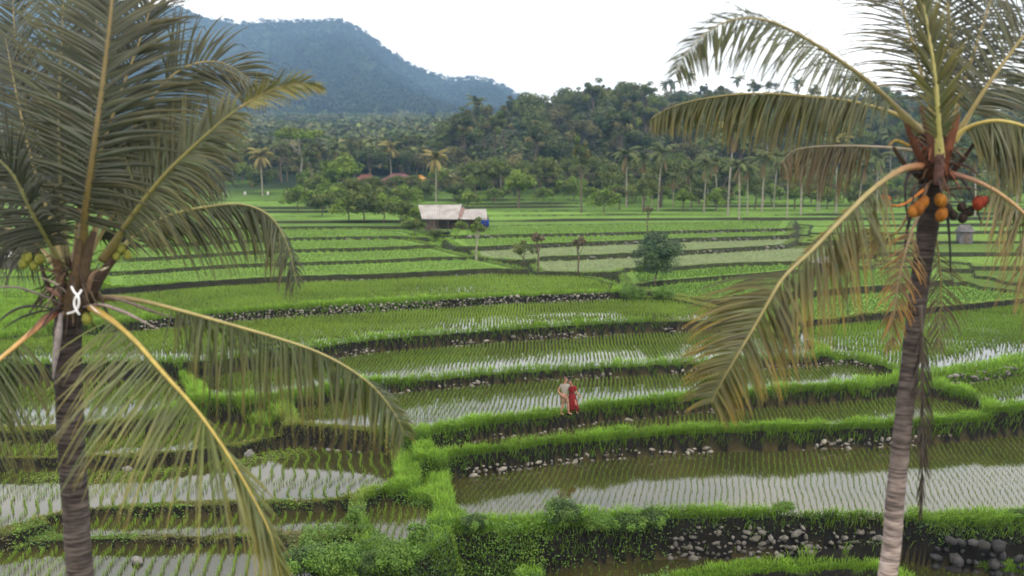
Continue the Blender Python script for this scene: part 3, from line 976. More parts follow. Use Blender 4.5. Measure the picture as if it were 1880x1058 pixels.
# shrubbery left of the shed
for i, (px, py, k, s, lab) in enumerate([
        (592, 398, 'dshrub', 1.1, 'dark shrub below the teal canopy'), (640, 405, 'shrub', 1.15, 'light green shrub in the clump left of the shed'),
        (668, 408, 'dshrub', 1.3, 'tall dark shrub in the middle of the clump left of the shed'), (705, 409, 'shrub', 1.3, 'broad green shrub in the clump left of the shed'),
        (735, 412, 'dshrub', 1.0, 'dark shrub touching the left side of the shed'), (768, 424, 'shrub', .95, 'green shrub standing in front of the shed'),
        (762, 432, 'dshrub', .55, 'little dark bush at the bund in front of the shed'), (612, 388, 'shrub', 1.2, 'bright shrub left of the clump near the teal canopy'),
        (695, 388, 'dshrub', 1.35, 'dark shrub just below the brown roofs'), (745, 385, 'shrub', 1.35, 'green shrub between the brown roofs and the shed'),
        (860, 385, 'shrub', 1.1, 'green shrub behind the right end of the shed'), (845, 372, 'dshrub', 1.3, 'dark shrub under the yellow palm')]):
    tree(k, 'shrub', lab, by_base(px, py), s, i * 1.1, cat='shrub')
for i in range(16):
    px = 640 + i * 10 + (i * 37) % 7; d = 200 + (i * 29) % 26
    tree(('shrub', 'dshrub', 'shrub')[i % 3], 'shrub', 'green shrub hiding the foot of the village houses', at(px, d), (.8, .95, .65)[i % 3], i, 'shrubs before the village', cat='shrub')
for i in range(30):
    px = 400 + i * 14.5 + (i * 37) % 13; d = 240 + (i * 53) % 60
    tree(('wide_a', 'wide_c', 'tall_b', 'wide_b', 'dshrub', 'tall_a')[i % 6], 'tree', 'tree in the thick belt behind the village', at(px, d + 30), (.8, .8, .7, .75, 2.0, .75)[i % 6], i * 2.7, 'trees in the belt behind the village')
for i in range(12):
    px = 640 + i * 13.5 + (i * 37) % 9; d = 218 + (i * 29) % 12
    tree(('wide_b', 'dshrub', 'wide_c')[i % 3], 'tree', 'small green tree half hiding the village roofs', at(px, d), (.36, 1.15, .40)[i % 3], i * 1.9, 'small trees before the village roofs')
for i in range(34):
    px = 545 + i * 8.6 + (i * 37) % 11; d = 176 + (i * 53) % 58
    if 645 < px < 905: continue
    tree(('shrub', 'bright', 'dshrub', 'wide_c', 'shrub', 'wide_b')[i % 6], 'tree', 'green tree or shrub in the thicket round the village', at(px, d), (1.3, .55, 1.3, .42, 1.5, .45)[i % 6], i * 2.3, 'thicket round the village')
for i in range(44):
    px = 835 + i * 14 + (i * 37) % 13; d = 206 + (i * 53) % 44
    tree(('wide_c', 'bright', 'wide_b', 'shrub', 'tall_b', 'wide_b')[i % 6], 'tree', 'mid green tree along the foot of the hill wood', at(px, d), (.55, .7, .6, 1.5, .5, .7)[i % 6], i * 2.3, 'trees along the foot of the hill wood')
for i in range(46):
    px = 1110 + i * 17 + (i * 37) % 13; d = 172 + (i * 53) % 42
    tree(('shrub', 'wide_c', 'bright', 'dshrub', 'wide_b', 'palm2')[i % 6], 'tree', 'tree or shrub growing between the trunks of the palm grove', at(px, d), (1.2, .42, .55, 1.2, .45, .55)[i % 6], i * 1.7, 'undergrowth between the palm trunks')
# coconut grove behind the right-hand fields
GROVE = [(1268, 388, 0), (1292, 391, 2), (1316, 386, 4), (1336, 397, 1), (1357, 402, 2), (1372, 398, 0), (1398, 390, 2), (1420, 384, 0), (1445, 400, 4), (1470, 395, 2), (1500, 388, 0), (1235, 384, 2), (1208, 388, 0), (1180, 384, 4), (1150, 380, 2), (1535, 392, 1), (1575, 396, 0), (1610, 390, 2), (1790, 398, 0), (1830, 392, 2), (1865, 400, 4)]
for i, (px, py, k) in enumerate(GROVE):
    tree('palm%d' % k, 'coconut_palm', 'slim pale trunked coconut palm in the grove behind the fields', by_base(px, py), .58 + .42 * ((i * 7) % 11) / 10, i * 1.3, 'palms of the grove behind the fields', cat='palm')
for i in range(26):
    px = 1130 + i * 29 + (i * 37) % 17; d = 205 + (i * 53) % 40
    tree(('shrub', 'dshrub', 'bright')[i % 3], 'shrub', 'green shrub growing under the coconut grove', at(px, d), (1.0, 1.2, .6)[i % 3] * 1.1, i, 'shrubs under the coconut grove', cat='shrub')
for i in range(18):
    px = 905 + i * 15 + (i * 37) % 11; d = 200 + (i * 53) % 45
    tree(('shrub', 'dshrub', 'sap')[i % 3], 'shrub', 'green shrub at the foot of the wooded hill', at(px, d), (.9, .8, 1.3)[i % 3], i, 'shrubs at the foot of the hill', cat='shrub')
for i in range(22):
    px = 395 + i * 20 + (i * 37) % 13; d = 232 + (i * 53) % 70
    if 630 < px < 800: d += 55
    tree(('tall_b', 'wide_c', 'bright', 'tall_a', 'dshrub', 'palm0')[i % 6], 'tree', 'green tree in the loose row left of the village', at(px, d), (.75, .8, .8, .7, 1.8, .8)[i % 6], i * 2.1, 'trees in the row left of the village')

# the wood on the hill: every crown a tree of its own
r = np.random.default_rng(99); placed = []
KS = ['wide_a', 'wide_b', 'wide_c', 'tall_a', 'wide_a', 'tall_b', 'wide_c', 'palm4', 'wide_b']
tries = 0
while len(placed) < 165 and tries < 9000:
    tries += 1
    px = r.uniform(815, 1640) if r.uniform() < .8 else r.uniform(1640, 1900); d = r.uniform(250, 420)
    if px < 900 and d < 270: continue
    p = at(px, d)
    if 930 < px < 985 and d < 300 or 1075 < px < 1115 and d < 290: continue
    if any((p.x - q.x) ** 2 + (p.y - q.y) ** 2 < 42 for q in placed): continue
    placed.append(p)
    k = KS[int(r.integers(len(KS)))]
    s = r.uniform(.95, 1.4)
    tree(k, 'coconut_palm' if k[0] == 'p' else 'tree', 'palm standing among the broadleaf trees on the hill' if k[0] == 'p' else 'broadleaf tree in the dense wood on the hill', p, s, r.uniform(0, 6), 'palms in the wood on the hill' if k[0] == 'p' else 'trees of the wood on the hill')
# crowns standing against the sky along the ridge
SKY = [(1040, 400, 'airy', 1.05), (1082, 395, 'airy', 1.15), (1105, 405, 'wide_c', 1.1), (1130, 398, 'airy', 1.1), (1155, 400, 'wide_a', 1.0), (1180, 405, 'tall_b', .8), (1198, 420, 'tall_a', .7), (985, 385, 'bright', 1.5), (1010, 392, 'tall_b', .9), (890, 320, 'tall_b', .95),
       (1216, 480, 'palm0', 1.1), (1232, 480, 'palm2', 1.3), (1262, 485, 'palm4', 1.2), (1290, 480, 'tall_a', .8), (1325, 480, 'wide_c', 1.15), (1352, 485, 'palm1', 1.1), (1380, 480, 'tall_b', 1.0), (1410, 478, 'airy', 1.1), (1430, 482, 'wide_a', 1.0), (1462, 480, 'palm0', 1.2), (1490, 480, 'tall_b', .9), (1525, 480, 'wide_a', .9), (1560, 480, 'palm4', 1.2), (1590, 482, 'tall_a', 1.0), (1620, 480, 'wide_b', 1.0), (1780, 470, 'airy', 1.1), (1810, 470, 'wide_a', 1.2), (1850, 475, 'tall_b', 1.2), (1880, 470, 'wide_c', 1.2)]
for i, (px, d, k, s) in enumerate(SKY):
    tree(k, 'coconut_palm' if k[0] == 'p' else 'tree', 'palm standing out against the sky on the ridge' if k[0] == 'p' else 'tree standing out against the pale sky on the ridge', at(px, d), s, i * .9, 'palms along the skyline' if k[0] == 'p' else 'trees along the skyline')


# far woods: one mass nobody could count
def far_wood(label, n, y0, y1, u0, u1, size, nq, seed, pal, cond=None):
    r = np.random.default_rng(seed)
    y = y0 * (y1 / y0) ** r.uniform(0, 1, n); u = r.uniform(u0, u1, n); x = u * y
    if cond is not None:
        m = cond(x, y, 940 + u * F); x, y = x[m], y[m]
    z = g_interp(HH, x, y); n = len(x)
    s = size * r.uniform(.7, 1.3, n) * (1 if cond is None else 1)
    N = n * nq
    q = r.normal(0, 1, (N, 3)); q /= np.linalg.norm(q, axis=1)[:, None]; q[:, 2] = np.abs(q[:, 2]) * 1.1
    S = np.repeat(s, nq)[:, None]
    c = np.stack([np.repeat(x, nq), np.repeat(y, nq), np.repeat(z, nq)], -1) + q * S * r.uniform(.5, 1.05, (N, 1)) + np.array([0, 0, .55]) * S
    nr = q + r.normal(0, .4, (N, 3)) + [0, 0, .4]; nr /= np.linalg.norm(nr, axis=1)[:, None]
    a = np.cross(nr, r.normal(0, 1, (N, 3))); a /= np.linalg.norm(a, axis=1)[:, None]; b = np.cross(nr, a)
    l = S * r.uniform(.16, .34, (N, 1))
    V = np.stack([c - a * l, c - b * l * .7, c + a * l, c + b * l * .7], 1)
    pal = np.array(pal); col = pal[r.integers(0, len(pal), n)] * r.uniform(.6, 1.4, (n, 1))
    cc = np.repeat(np.repeat(col, nq, 0) * r.uniform(.8, 1.2, (N, 1)), 4, 0)
    mb = MB(); mb.add(V.reshape(-1, 3), None, np.arange(N * 4).reshape(-1, 4), cc)
    return tag(mb.build('forest', M['far_leaf']), label, 'forest', kind='stuff')


far_wood('grey green forest filling the valley in front of the mountain', 3600, 300, 1250, -.62, .05, 4.6, 70, 5, DG + MG + OG, lambda x, y, px: px < 900 - (y < 420) * 60)
far_wood('low dark undergrowth between the trees of the wooded hill', 3600, 244, 430, -.07, .62, 2.6, 70, 8, DG + OG + MG, lambda x, y, px: (px > 815) & (np.hypot((px - 958) / 42, (y - 262) / 26) > 1))
far_wood('dark forest on the ridge behind the palm grove', 1500, 400, 620, -.02, .62, 4.6, 70, 6, DG + OG, lambda x, y, px: px > 900)
far_wood('forest covering the blue mountain', 13000, 1200, 2420, -.62, .2, 6.5, 26, 7, [(.014, .026, .012), (.022, .036, .014), (.03, .046, .018)])
# ------------------------------------------------------------------ weeds and bushes of the near bank
stones('tall rough stone wall under the near bank, behind the leaning palm', 'B0', 1190, 1660, 7, 3.0, .30, (.15, .146, .138), .04, 21, .05)
stones('stack of big dark boulders in the wall right of the leaning palm', 'B0', 1690, 2000, 4, 3.0, .55, (.05, .05, .056), .04, 22, .03)
WG = [(.115, .215, .03), (.10, .19, .028), (.08, .155, .024), (.13, .225, .032)]
WD = [(.05, .10, .022), (.07, .125, .024), (.04, .075, .022)]
kind('shrub_w1', 51, .85, .05, 1.15, 48, 170, .047, WG, .02, mname='leaf', hollow=.2, flat=1, loose=True, jit=.14)
kind('shrub_w2', 52, .75, .05, 1.0, 44, 170, .047, WD + WG[:1], .02, mname='leaf', hollow=.2, flat=1, loose=True, jit=.14)
kind('shrub_w3', 53, .38, .05, 1.5, 34, 70, .055, WG, .02, mname='leaf', hollow=.2, flat=1, loose=True, jit=.14)
for i, (px, py, k, s, lab) in enumerate([
        (618, 1066, 1, 1.05, 'large bright green bush at the lower edge below the small flooded paddy'), (560, 1066, 2, 1.1, 'dark leafy bush beside the drooping yellow frond'),
        (690, 1066, 2, .9, 'dark hearted bush right of the largest bright bush'), (768, 1030, 3, 1.0, 'upright light green plant like a little spire among the weeds'),
        (735, 1066, 1, 1.0, 'bright low bush in front of the spire shaped plant'), 
        (870, 985, 2, .7, 'dark bush just right of the end of the path bund'), 
         (1035, 985, 2, 1.05, 'dark green bush rising against the reflecting water'),
         (1095, 998, 1, .75, 'green bush right of the dark bush at the water'),
        (1150, 1000, 2, .9, 'dark bush above the little corner pool'), (1195, 992, 2, .9, 'dark bush where the rough stone wall begins'),
        (652, 985, 3, .8, 'pale thin plant on the narrow bund between two small paddies'), 
        (1440, 948, 1, .5, 'small bright tuft bush on the rim of the near bank'), (1870, 960, 2, .5, 'small dark bush on the rim right of the leaning palm'),
        (1160, 556, 1, 1.3, 'bright green bush at the end of the long stone wall'), (1215, 556, 1, 1.1, 'bright green bush below the lone dark tree')]):
    lo = 26 if py > 600 else 60
    a_, b_ = ray(px, py); g = None
    for d in np.linspace(lo, 120, 1200):
        if CZ + float(b_) * d <= gz(float(a_) * d, d):
            g = Vector((float(a_) * d, d, gz(float(a_) * d, d))); break
    tree('shrub_w%d' % k, 'bush', lab, g, s, i * 1.7, cat='bush')


for (px, d, k, s, lab) in ((800, 124, 'dshrub', .4, 'low dark shrub growing against the front of the shed'), (846, 125, 'shrub', .36, 'low green shrub at the middle of the shed front'), (752, 128, 'shrub', .62, 'leafy green shrub overlapping the left end of the shed roof')):
    tree(k, 'shrub', lab, at(px, d), s, px, cat='shrub')


def weeds(label, n, px0, px1, y0, y1, zlo, zhi, cols, seed, leaf=.075, hmax=.4):
    r = np.random.default_rng(seed)
    y = r.uniform(y0, y1, n); x = (r.uniform(px0, px1, n) - 940) / F * y
    z = g_interp(HH, x, y); k = g_interp(KK, x, y, True)
    m = (z > zlo) & (z < zhi) & ((k == 0) | (k == 4)) & (r.uniform(0, 1, n) < .25 + 1.1 * fbm(x * 1.1, y * 1.1, seed, 3))
    x, y, z = x[m], y[m], z[m]; n = len(x)
    p = np.stack([x, y, z + r.uniform(0, 1, n) ** 1.5 * hmax * (.4 + fbm(x * 1.6, y * 1.6, seed + 3, 2))], -1)
    p[:, 1] -= r.uniform(0, .12, n)
    nr = r.normal(0, .6, (n, 3)) + [0, -.35, .8]; nr /= np.linalg.norm(nr, axis=1)[:, None]
    a = np.cross(nr, r.normal(0, 1, (n, 3))); a /= np.linalg.norm(a, axis=1)[:, None]; b = np.cross(nr, a)
    s = (leaf * r.uniform(.5, 1.4, n))[:, None]
    V = np.stack([p - a * s, p + b * s * .4, p + a * s, p - b * s * .4], 1)
    c = np.array(cols)[(vnoise(x * .9, y * .9, seed + 9) * len(cols)).astype(int) % len(cols)] * r.uniform(.78, 1.22, (n, 1))
    mb = MB(); mb.add(V.reshape(-1, 3), None, np.arange(n * 4).reshape(-1, 4), np.repeat(c, 4, 0))
    tag(mb.build('weeds', M['leaf']), label, 'weeds', kind='stuff')


weeds('leafy weeds covering the slope of the near bank', 80000, 540, 1240, 27, 36.5, -1.9, .45, WG + WD[:2], 61, .055)
weeds('dark creepers hanging over the rough stone wall', 34000, 1180, 1960, 30, 35, -.45, .3, WD + DG, 62, .06, .2)
weeds('fresh weeds along the grassy path bund between the paddies', 26000, 700, 860, 34, 46, .0, 1.4, WG, 63, .06, .3)
r = np.random.default_rng(70); bk = BACK['LP2']; n = 5200
i = r.integers(0, len(bk), n); q = bk[i] + r.normal(0, .45, (n, 2)); q[:, 1] -= .35 + np.abs(r.normal(0, .4, n))
u_ = q[:, 0] / q[:, 1] * F + 940
m = (u_ < 560) & (sdf(POLY['LP2'], q[:, 0], q[:, 1]) < -.05) & (fbm(q[:, 0] * .7, q[:, 1] * 1.4, 88, 3) > .5)
q = q[m]; n = len(q); a = r.uniform(0, 6.28, n); z_ = .358 + r.uniform(0, .012, n); w_ = r.uniform(.02, .05, n)
V = np.stack([np.stack([q[:, 0] + np.cos(a + k) * w_, q[:, 1] + np.sin(a + k) * w_, z_], -1) for k in (0, 1.57, 3.14, 4.71)], 1)
mb = MB(); mb.add(V.reshape(-1, 3), None, np.arange(n * 4).reshape(-1, 4), np.repeat(np.array([[.16, .22, .045]]) * r.uniform(.6, 1.3, (n, 1)), 4, 0))
tag(mb.build('duckweed', M['leaf']), 'floating green duckweed along the back edge of the flooded left paddy', 'duckweed', kind='stuff')
weeds('low leafy weeds on the bunds at the lower left', 40000, -40, 560, 28, 36, -.3, .5, WG + OG, 64, .05, .15)
# ------------------------------------------------------------------ shed, houses
M['tin'] = noisy('weathered_tin', (.20, .182, .172), (.31, .288, .272), .9, .6, .2, .4)
M['rust'] = noisy('rusty_tin', (.15, .06, .04), (.24, .18, .165), 1.2, .7, .2, .3)
M['wood'] = noisy('old_wood', (.06, .045, .035), (.14, .11, .09), 3, .9, .3)
M['tile'] = noisy('roof_tile', (.085, .032, .025), (.14, .06, .042), 1.5, .85, .3)
M['plum'] = noisy('plum_tile', (.09, .04, .045), (.15, .07, .07), 1.5, .85, .3)
M['ochre'] = noisy('ochre_roof', (.26, .14, .03), (.36, .20, .05), 1.5, .7, .2)
M['plaster'] = noisy('plaster', (.20, .19, .18), (.30, .29, .275), 1.0, .9, .1)
M['teal'] = noisy('teal_paint', (.03, .14, .125), (.05, .19, .17), 1.0, .6, .1)
M['sky_paint'] = noisy('turquoise_paint', (.05, .22, .30), (.07, .26, .35), 1.0, .6, .1)
M['blue'] = noisy('blue_sheet', (.008, .028, .26), (.014, .045, .36), 2.0, .45, .3, .4)
M['grey_roof'] = noisy('grey_roof', (.07, .066, .07), (.12, .113, .12), 1.5, .8, .2)
M['cloth'] = noisy('white_cloth', (.40, .39, .38), (.5, .49, .48), 5, .8, .2)


def slab(mb, a, b, c, d, th, waves=0):
    """sloping sheet a-b (ridge) to d-c (eave), with corrugations"""
    a, b, c, d = map(Vector, (a, b, c, d))
    n = max(1, waves * 4)
    up = (b - a).cross(d - a).normalized()
    if up.z < 0: up = -up
    V = []
    for i in range(n + 1):
        t = i / n; o = up * (.035 * math.sin(t * waves * 6.283)) if waves else Vector()
        for q in (a.lerp(b, t), d.lerp(c, t)):
            V.append(q + o); V.append(q + o - up * th)
    Q = []
    for i in range(n):
        k = i * 4
        Q += [(k, k + 4, k + 6, k + 2), (k + 1, k + 3, k + 7, k + 5), (k, k + 1, k + 5, k + 4), (k + 2, k + 6, k + 7, k + 3)]
    Q += [(0, 2, 3, 1), (n * 4, n * 4 + 1, n * 4 + 3, n * 4 + 2)]
    mb.add([tuple(v) for v in V], None, Q)


g = by_base(832, 419)
S = g.y / F                                          # metres per photo pixel at the shed
shed = thing('shed', 'open farm shed with pale patched tin roofs standing among the terraces', 'shed', g, rz=R(-14)); shed.scale = (1.04, 1.04, .86)
def roof_part(name, pts, m, waves, parent=shed, th=.05):
    mb = MB(); slab(mb, *pts, th, waves); return mb.build(name, m, parent)
roof_part('roof', [(-5.4, 2.2, 3.3), (.5, 2.2, 3.45), (1.1, -1.6, 1.45), (-3.6, -1.6, 1.4)], M['tin'], 16)
roof_part('roof', [(-5.4, 2.3, 3.28), (.5, 2.3, 3.43), (.4, 4.6, 1.9), (-5.4, 4.6, 1.9)], M['tin'], 16)
roof_part('roof', [(.75, 1.6, 2.75), (3.9, 1.6, 2.85), (4.9, -1.5, 1.45), (1.25, -1.5, 1.47)], M['tin'], 10)['label'] = 'lower roof sheet with a rusty seam'
roof_part('ridge_cap', [(.55, 1.9, 3.1), (1.0, 1.9, 2.9), (1.45, -1.3, 1.62), (1.05, -1.3, 1.62)], M['rust'], 2)
mb = MB(); box(mb, (-3.2, 1.2, -.3), (4.2, 1.35, 1.7)); mb.build('wall', M['wood'], shed)
mb = MB(); box(mb, (-3.3, -1.1, -.3), (-1.9, -1.0, 1.25)); mb.build('wall', M['wood'], shed)
for x in (-3.2, -1.6, -.3, 1.0, 2.3, 3.6, 4.5):
    mb = MB(); tube(mb, [(x, -1.2, -.4), (x + .03, -1.2, 1.42)], .07, 7); mb.build('post', M['wood'], shed)
mb = MB(); box(mb, (-.2, -.3, -.3), (1.6, .6, .5)); box(mb, (-.1, -.35, .5), (1.5, .5, .62)); mb.build('bench', M['wood'], shed)
tp_ = thing('tarpaulin', 'bright blue tarpaulin hung at the right end of the shed', 'tarpaulin', g, rz=R(-14))
V = []; nx, nz = 14, 10
for j in range(nz + 1):
    for i in range(nx + 1):
        s, t = i / nx, j / nz
        V.append((3.7 + 1.55 * s, -1.35 + .08 * math.sin(s * 9 + t * 2) + .25 * t * t, 1.35 - .95 * t - .06 * math.sin(3.1 * s)))
Q = [(j * (nx + 1) + i, j * (nx + 1) + i + 1, (j + 1) * (nx + 1) + i + 1, (j + 1) * (nx + 1) + i) for j in range(nz) for i in range(nx)]
mb = MB(); mb.add(V, None, Q); o = mb.build('sheet', M['blue'], tp_, True)
md = o.modifiers.new('thickness', 'SOLIDIFY'); md.thickness = .015
mb = MB(); tube(mb, [(3.6, -1.36, 1.36), (5.35, -1.36, 1.36)], .03, 6); mb.build('cord', M['wood'], tp_)


def house(label, px, py, w, dp, hw, hr, roofm, wallm, rz, front=None):
    p = at(px, py)
    t = thing('house', label, 'house', p, rz=rz)
    mb = MB(); box(mb, (-w / 2, -dp / 2, -1), (w / 2, dp / 2, hw)); mb.build('wall', wallm, t)
    e = .7; rx = max(.3, w / 2 - dp * .42)
    mb = MB()
    c = [(-w / 2 - e, -dp / 2 - e, hw - .1), (w / 2 + e, -dp / 2 - e, hw - .1), (w / 2 + e, dp / 2 + e, hw - .1), (-w / 2 - e, dp / 2 + e, hw - .1), (-rx, 0, hw + hr), (rx, 0, hw + hr)]
    mb.add(c, [(1, 2, 5), (3, 0, 4)], [(0, 1, 5, 4), (2, 3, 4, 5), (0, 3, 2, 1)]); rf = mb.build('roof', roofm, t)
    mb = MB(); tube(mb, [(-rx - .1, 0, hw + hr + .04), (rx + .1, 0, hw + hr + .04)], .12, 6); mb.build('ridge_cap', roofm, rf)
    for x in (-w * .28, w * .28):
        mb = MB(); box(mb, (x - .5, -dp / 2 - .06, .9), (x + .5, -dp / 2 - .003, 2.1)); mb.build('window', M['wood'], t)
    mb = MB(); box(mb, (-.5, -dp / 2 - .07, -.5), (.5, -dp / 2 - .003, 2.1)); mb.build('door', M['wood'], t)
    return t


house('small village house with red brown tiled hip roof, left of the plum one', 672, 238, 7.0, 5.5, 2.2, 2.0, M['tile'], M['plaster'], .12)
house('long village house with dark plum roof in the middle of the roofs', 732, 242, 8.0, 5.5, 2.3, 1.9, M['plum'], M['plaster'], -.1)
house('village house with ochre yellow roof beside the yellow palm', 772, 238, 4.5, 4.5, 2.3, 1.7, M['ochre'], M['plaster'], .05)
p = at(778, 230)
wl = thing('wall', 'turquoise painted wall in front of the ochre roofed house', 'wall', p)
mb = MB(); box(mb, (-1.6, -.1, 1.0), (1.6, .1, 2.2)); mb.build('panel', M['sky_paint'], wl)
mb = MB(); box(mb, (-1.65, -.13, -.5), (1.65, .13, .99)); mb.build('footing', M['plaster'], wl)
p = at(752, 233)
wl = thing('wall', 'white compound wall between the brown roofs and the shed', 'wall', p)
mb = MB(); box(mb, (-4.2, -.12, -.5), (2.0, .12, 2.0)); mb.build('panel', M['plaster'], wl)
mb = MB(); box(mb, (-4.3, -.2, 2.003), (2.1, .2, 2.15)); mb.build('coping', M['plaster'], wl)
p = at(592, 225)
cn = thing('canopy', 'teal green sheet canopy on posts at the left end of the village', 'canopy', p)
mb = MB(); slab(mb, (-2.1, 1.2, 3.6), (2.1, 1.2, 3.6), (2.1, -1.2, 2.5), (-2.1, -1.2, 2.5), .06, 8); mb.build('sheet', M['teal'], cn)
for x in (-1.9, 1.9):
    for y in (-1.1, 1.0):
        mb = MB(); tube(mb, [(x, y, -.4), (x, y, 2.5 if y < 0 else 3.45)], .06, 6); mb.build('post', M['wood'], cn)


def hut(label, px, py, w, h, roofm, rz=0.0):
    p = by_base(px, py)
    t = thing('hut', label, 'hut', p, rz=rz)
    mb = MB(); box(mb, (-w / 2, -w * .4, -.3), (w / 2, w * .4, h * .62)); mb.build('wall', M['grey_roof'], t)
    mb = MB(); a = w * .62
    mb.add([(-a, -w * .55, h * .6), (a, -w * .55, h * .6), (a, w * .55, h * .6), (-a, w * .55, h * .6), (-a * .6, 0, h), (a * .6, 0, h)], [(1, 2, 5), (3, 0, 4)], [(0, 1, 5, 4), (2, 3, 4, 5), (0, 3, 2, 1)])
    mb.build('roof', roofm, t)
    mb = MB(); box(mb, (-.3, -w * .4 - .05, -.2), (.3, -w * .4 - .003, h * .5)); mb.build('door', M['wood'], t)
    return t


hut('small pale hut between bright paddies, seen through the drooping yellowed frond', 1515, 500, 1.7, 1.5, M['plaster'], .3)
hut('grey field hut right of the coconut bearing palm crown', 1770, 446, 1.5, 2.0, M['grey_roof'])
hut('grey roofed field hut behind the ringed palm at the far edge', 8, 492, 3.0, 2.0, M['plaster'], .2)
for i, (px, py) in enumerate(((413, 362), (450, 364), (492, 364), (527, 362))):
    p = by_base(px, py)
    t = thing('scarecrow', 'white rag on a stick standing in the far left fields', 'scarecrow', p, 'white scarecrow rags in the far left fields')
    mb = MB(); tube(mb, [(0, 0, -.3), (0, 0, 1.5)], .03, 6); mb.build('stick', M['wood'], t)
    mb = MB(); V, T = ICO2; mb.add(V * [.28, .2, .5] * (1 + .25 * np.sin(V[:, [0]] * 7)) + [0, 0, 1.0], T); mb.build('rag', M['cloth'], t, True)

# ------------------------------------------------------------------ the couple on the bund
M['skin'] = noisy('skin', (.29, .145, .095), (.34, .17, .11), 6, .55, .0, .35)
M['shirt'] = noisy('shirt', (.20, .182, .16), (.26, .24, .212), 9, .85, .1)
M['shorts'] = noisy('shorts', (.20, .125, .082), (.26, .165, .11), 9, .85, .1)
M['dress'] = noisy('dress', (.115, .007, .009), (.18, .012, .013), 7, .75, .1)
M['hair_d'] = noisy('dark_hair', (.010, .006, .005), (.022, .013, .01), 20, .5, .2, .4)
M['hair_b'] = noisy('brown_hair', (.045, .022, .012), (.08, .04, .022), 20, .55, .2, .4)
M['eye'] = noisy('eye', (.02, .012, .01), (.03, .02, .015), 5, .3, .0, .5)


def skin(name, V, E, m, parent, lev=2, root=0):
    me = bpy.data.meshes.new(name)
    keys = list(V); ix = {k: i for i, k in enumerate(keys)}
    me.from_pydata([V[k][:3] for k in keys], [(ix[a], ix[b]) for a, b in E], [])
    me.materials.append(m)
    o = link(name, me, parent)
    md = o.modifiers.new('Skin', 'SKIN'); md.use_smooth_shade = True
    for i, k in enumerate(keys):
        rr = V[k][3:]
        me.skin_vertices[0].data[i].radius = (rr[0], rr[-1])
        me.skin_vertices[0].data[i].use_root = (i == root)
    sb = o.modifiers.new('Sub', 'SUBSURF'); sb.levels = lev; sb.render_levels = lev
    return o


def hand(V, E, pre, w, d, side, up=Vector((0, 0, 1))):
    """palm, four unequal bent fingers and a thumb from its side"""
    w = Vector(w); d = Vector(d).normalized(); s = Vector(side); s = (s - d * s.dot(d)).normalized(); n = d.cross(s)
    q = lambda v, r: (v.x, v.y, v.z, r)
    V[pre + 'palm'] = q(w + d * .055, .026); E.append((pre + 'wrist', pre + 'palm'))
    for i, (o, l) in enumerate(((-.03, .075), (-.010, .088), (.010, .082), (.030, .064))):
        a = w + d * .095 + s * o; b = a + (d + n * .25) * l * .5; c = b + (d * .8 + n * .6) * l * .5
        for k, p_, r_ in (('a', a, .0095), ('b', b, .0085), ('c', c, .007)):
            V['%sf%d%s' % (pre, i, k)] = q(p_, r_)
        E += [(pre + 'palm', '%sf%da' % (pre, i)), ('%sf%da' % (pre, i), '%sf%db' % (pre, i)), ('%sf%db' % (pre, i), '%sf%dc' % (pre, i))]
    a = w + d * .035 - s * .035 + n * .012; b = a + (d * .6 - s * .7 + n * .3).normalized() * .035; c = b + (d * .9 - s * .2 + n * .4).normalized() * .03
    for k, p_, r_ in (('a', a, .012), ('b', b, .010), ('c', c, .008)):
        V['%st%s' % (pre, k)] = q(p_, r_)
    E += [(pre + 'palm', pre + 'ta'), (pre + 'ta', pre + 'tb'), (pre + 'tb', pre + 'tc')]


def head_parts(root, c, fwd, up, hair_m, long_hair):
    """hair cap, eyes; c = head centre, fwd = facing"""
    c = Vector(c); f = Vector(fwd).normalized(); u = Vector(up); u = (u - f * u.dot(f)).normalized(); s = f.cross(u)
    V, T = ICO2
    keep = V @ np.array([0, 0, 1.0])
    r = np.random.default_rng(4)
    P_ = []
    for v in V:
        x, y, z = v                                   # x side, y forward, z up
        k = 1.0 + .06 * mnoise.noise(Vector(v) * 4)
        yy = y * .108 * k - .018
        zz = z * .122 * k + .026
        if y > .25:                                    # clear the face
            zz = max(zz, .065 + .02 * k); yy = min(yy, .085)
        elif z < -.25 and not long_hair:
            zz = max(zz, -.045)
        P_.append(c + s * (x * .088 * k) + f * yy + u * zz)
    mb = MB(); mb.add([tuple(p) for p in P_], T); h = mb.build('hair', hair_m, root, True)
    if long_hair:
        mb2 = MB()
        for q in (-.05, 0, .05):
            tube(mb2, spline([c - f * .07 + s * q + u * .03, c - f * .10 + s * q * 1.3 - u * .12, c - f * .10 + s * q * 1.4 - u * .28, c - f * .075 + s * q * 1.1 - u * .42], 10), [.05, .055, .055, .055, .052, .05, .045, .038, .03, .015], 8, flat=.7)
        mb2.build('hair', hair_m, root, True)
    for q in (-.031, .031):
        mb = MB(); mb.add(ICO1[0] * .011, ICO1[1]); e = mb.build('eye', M['eye'], root, True); e.location = c + f * .088 + s * q + u * .004


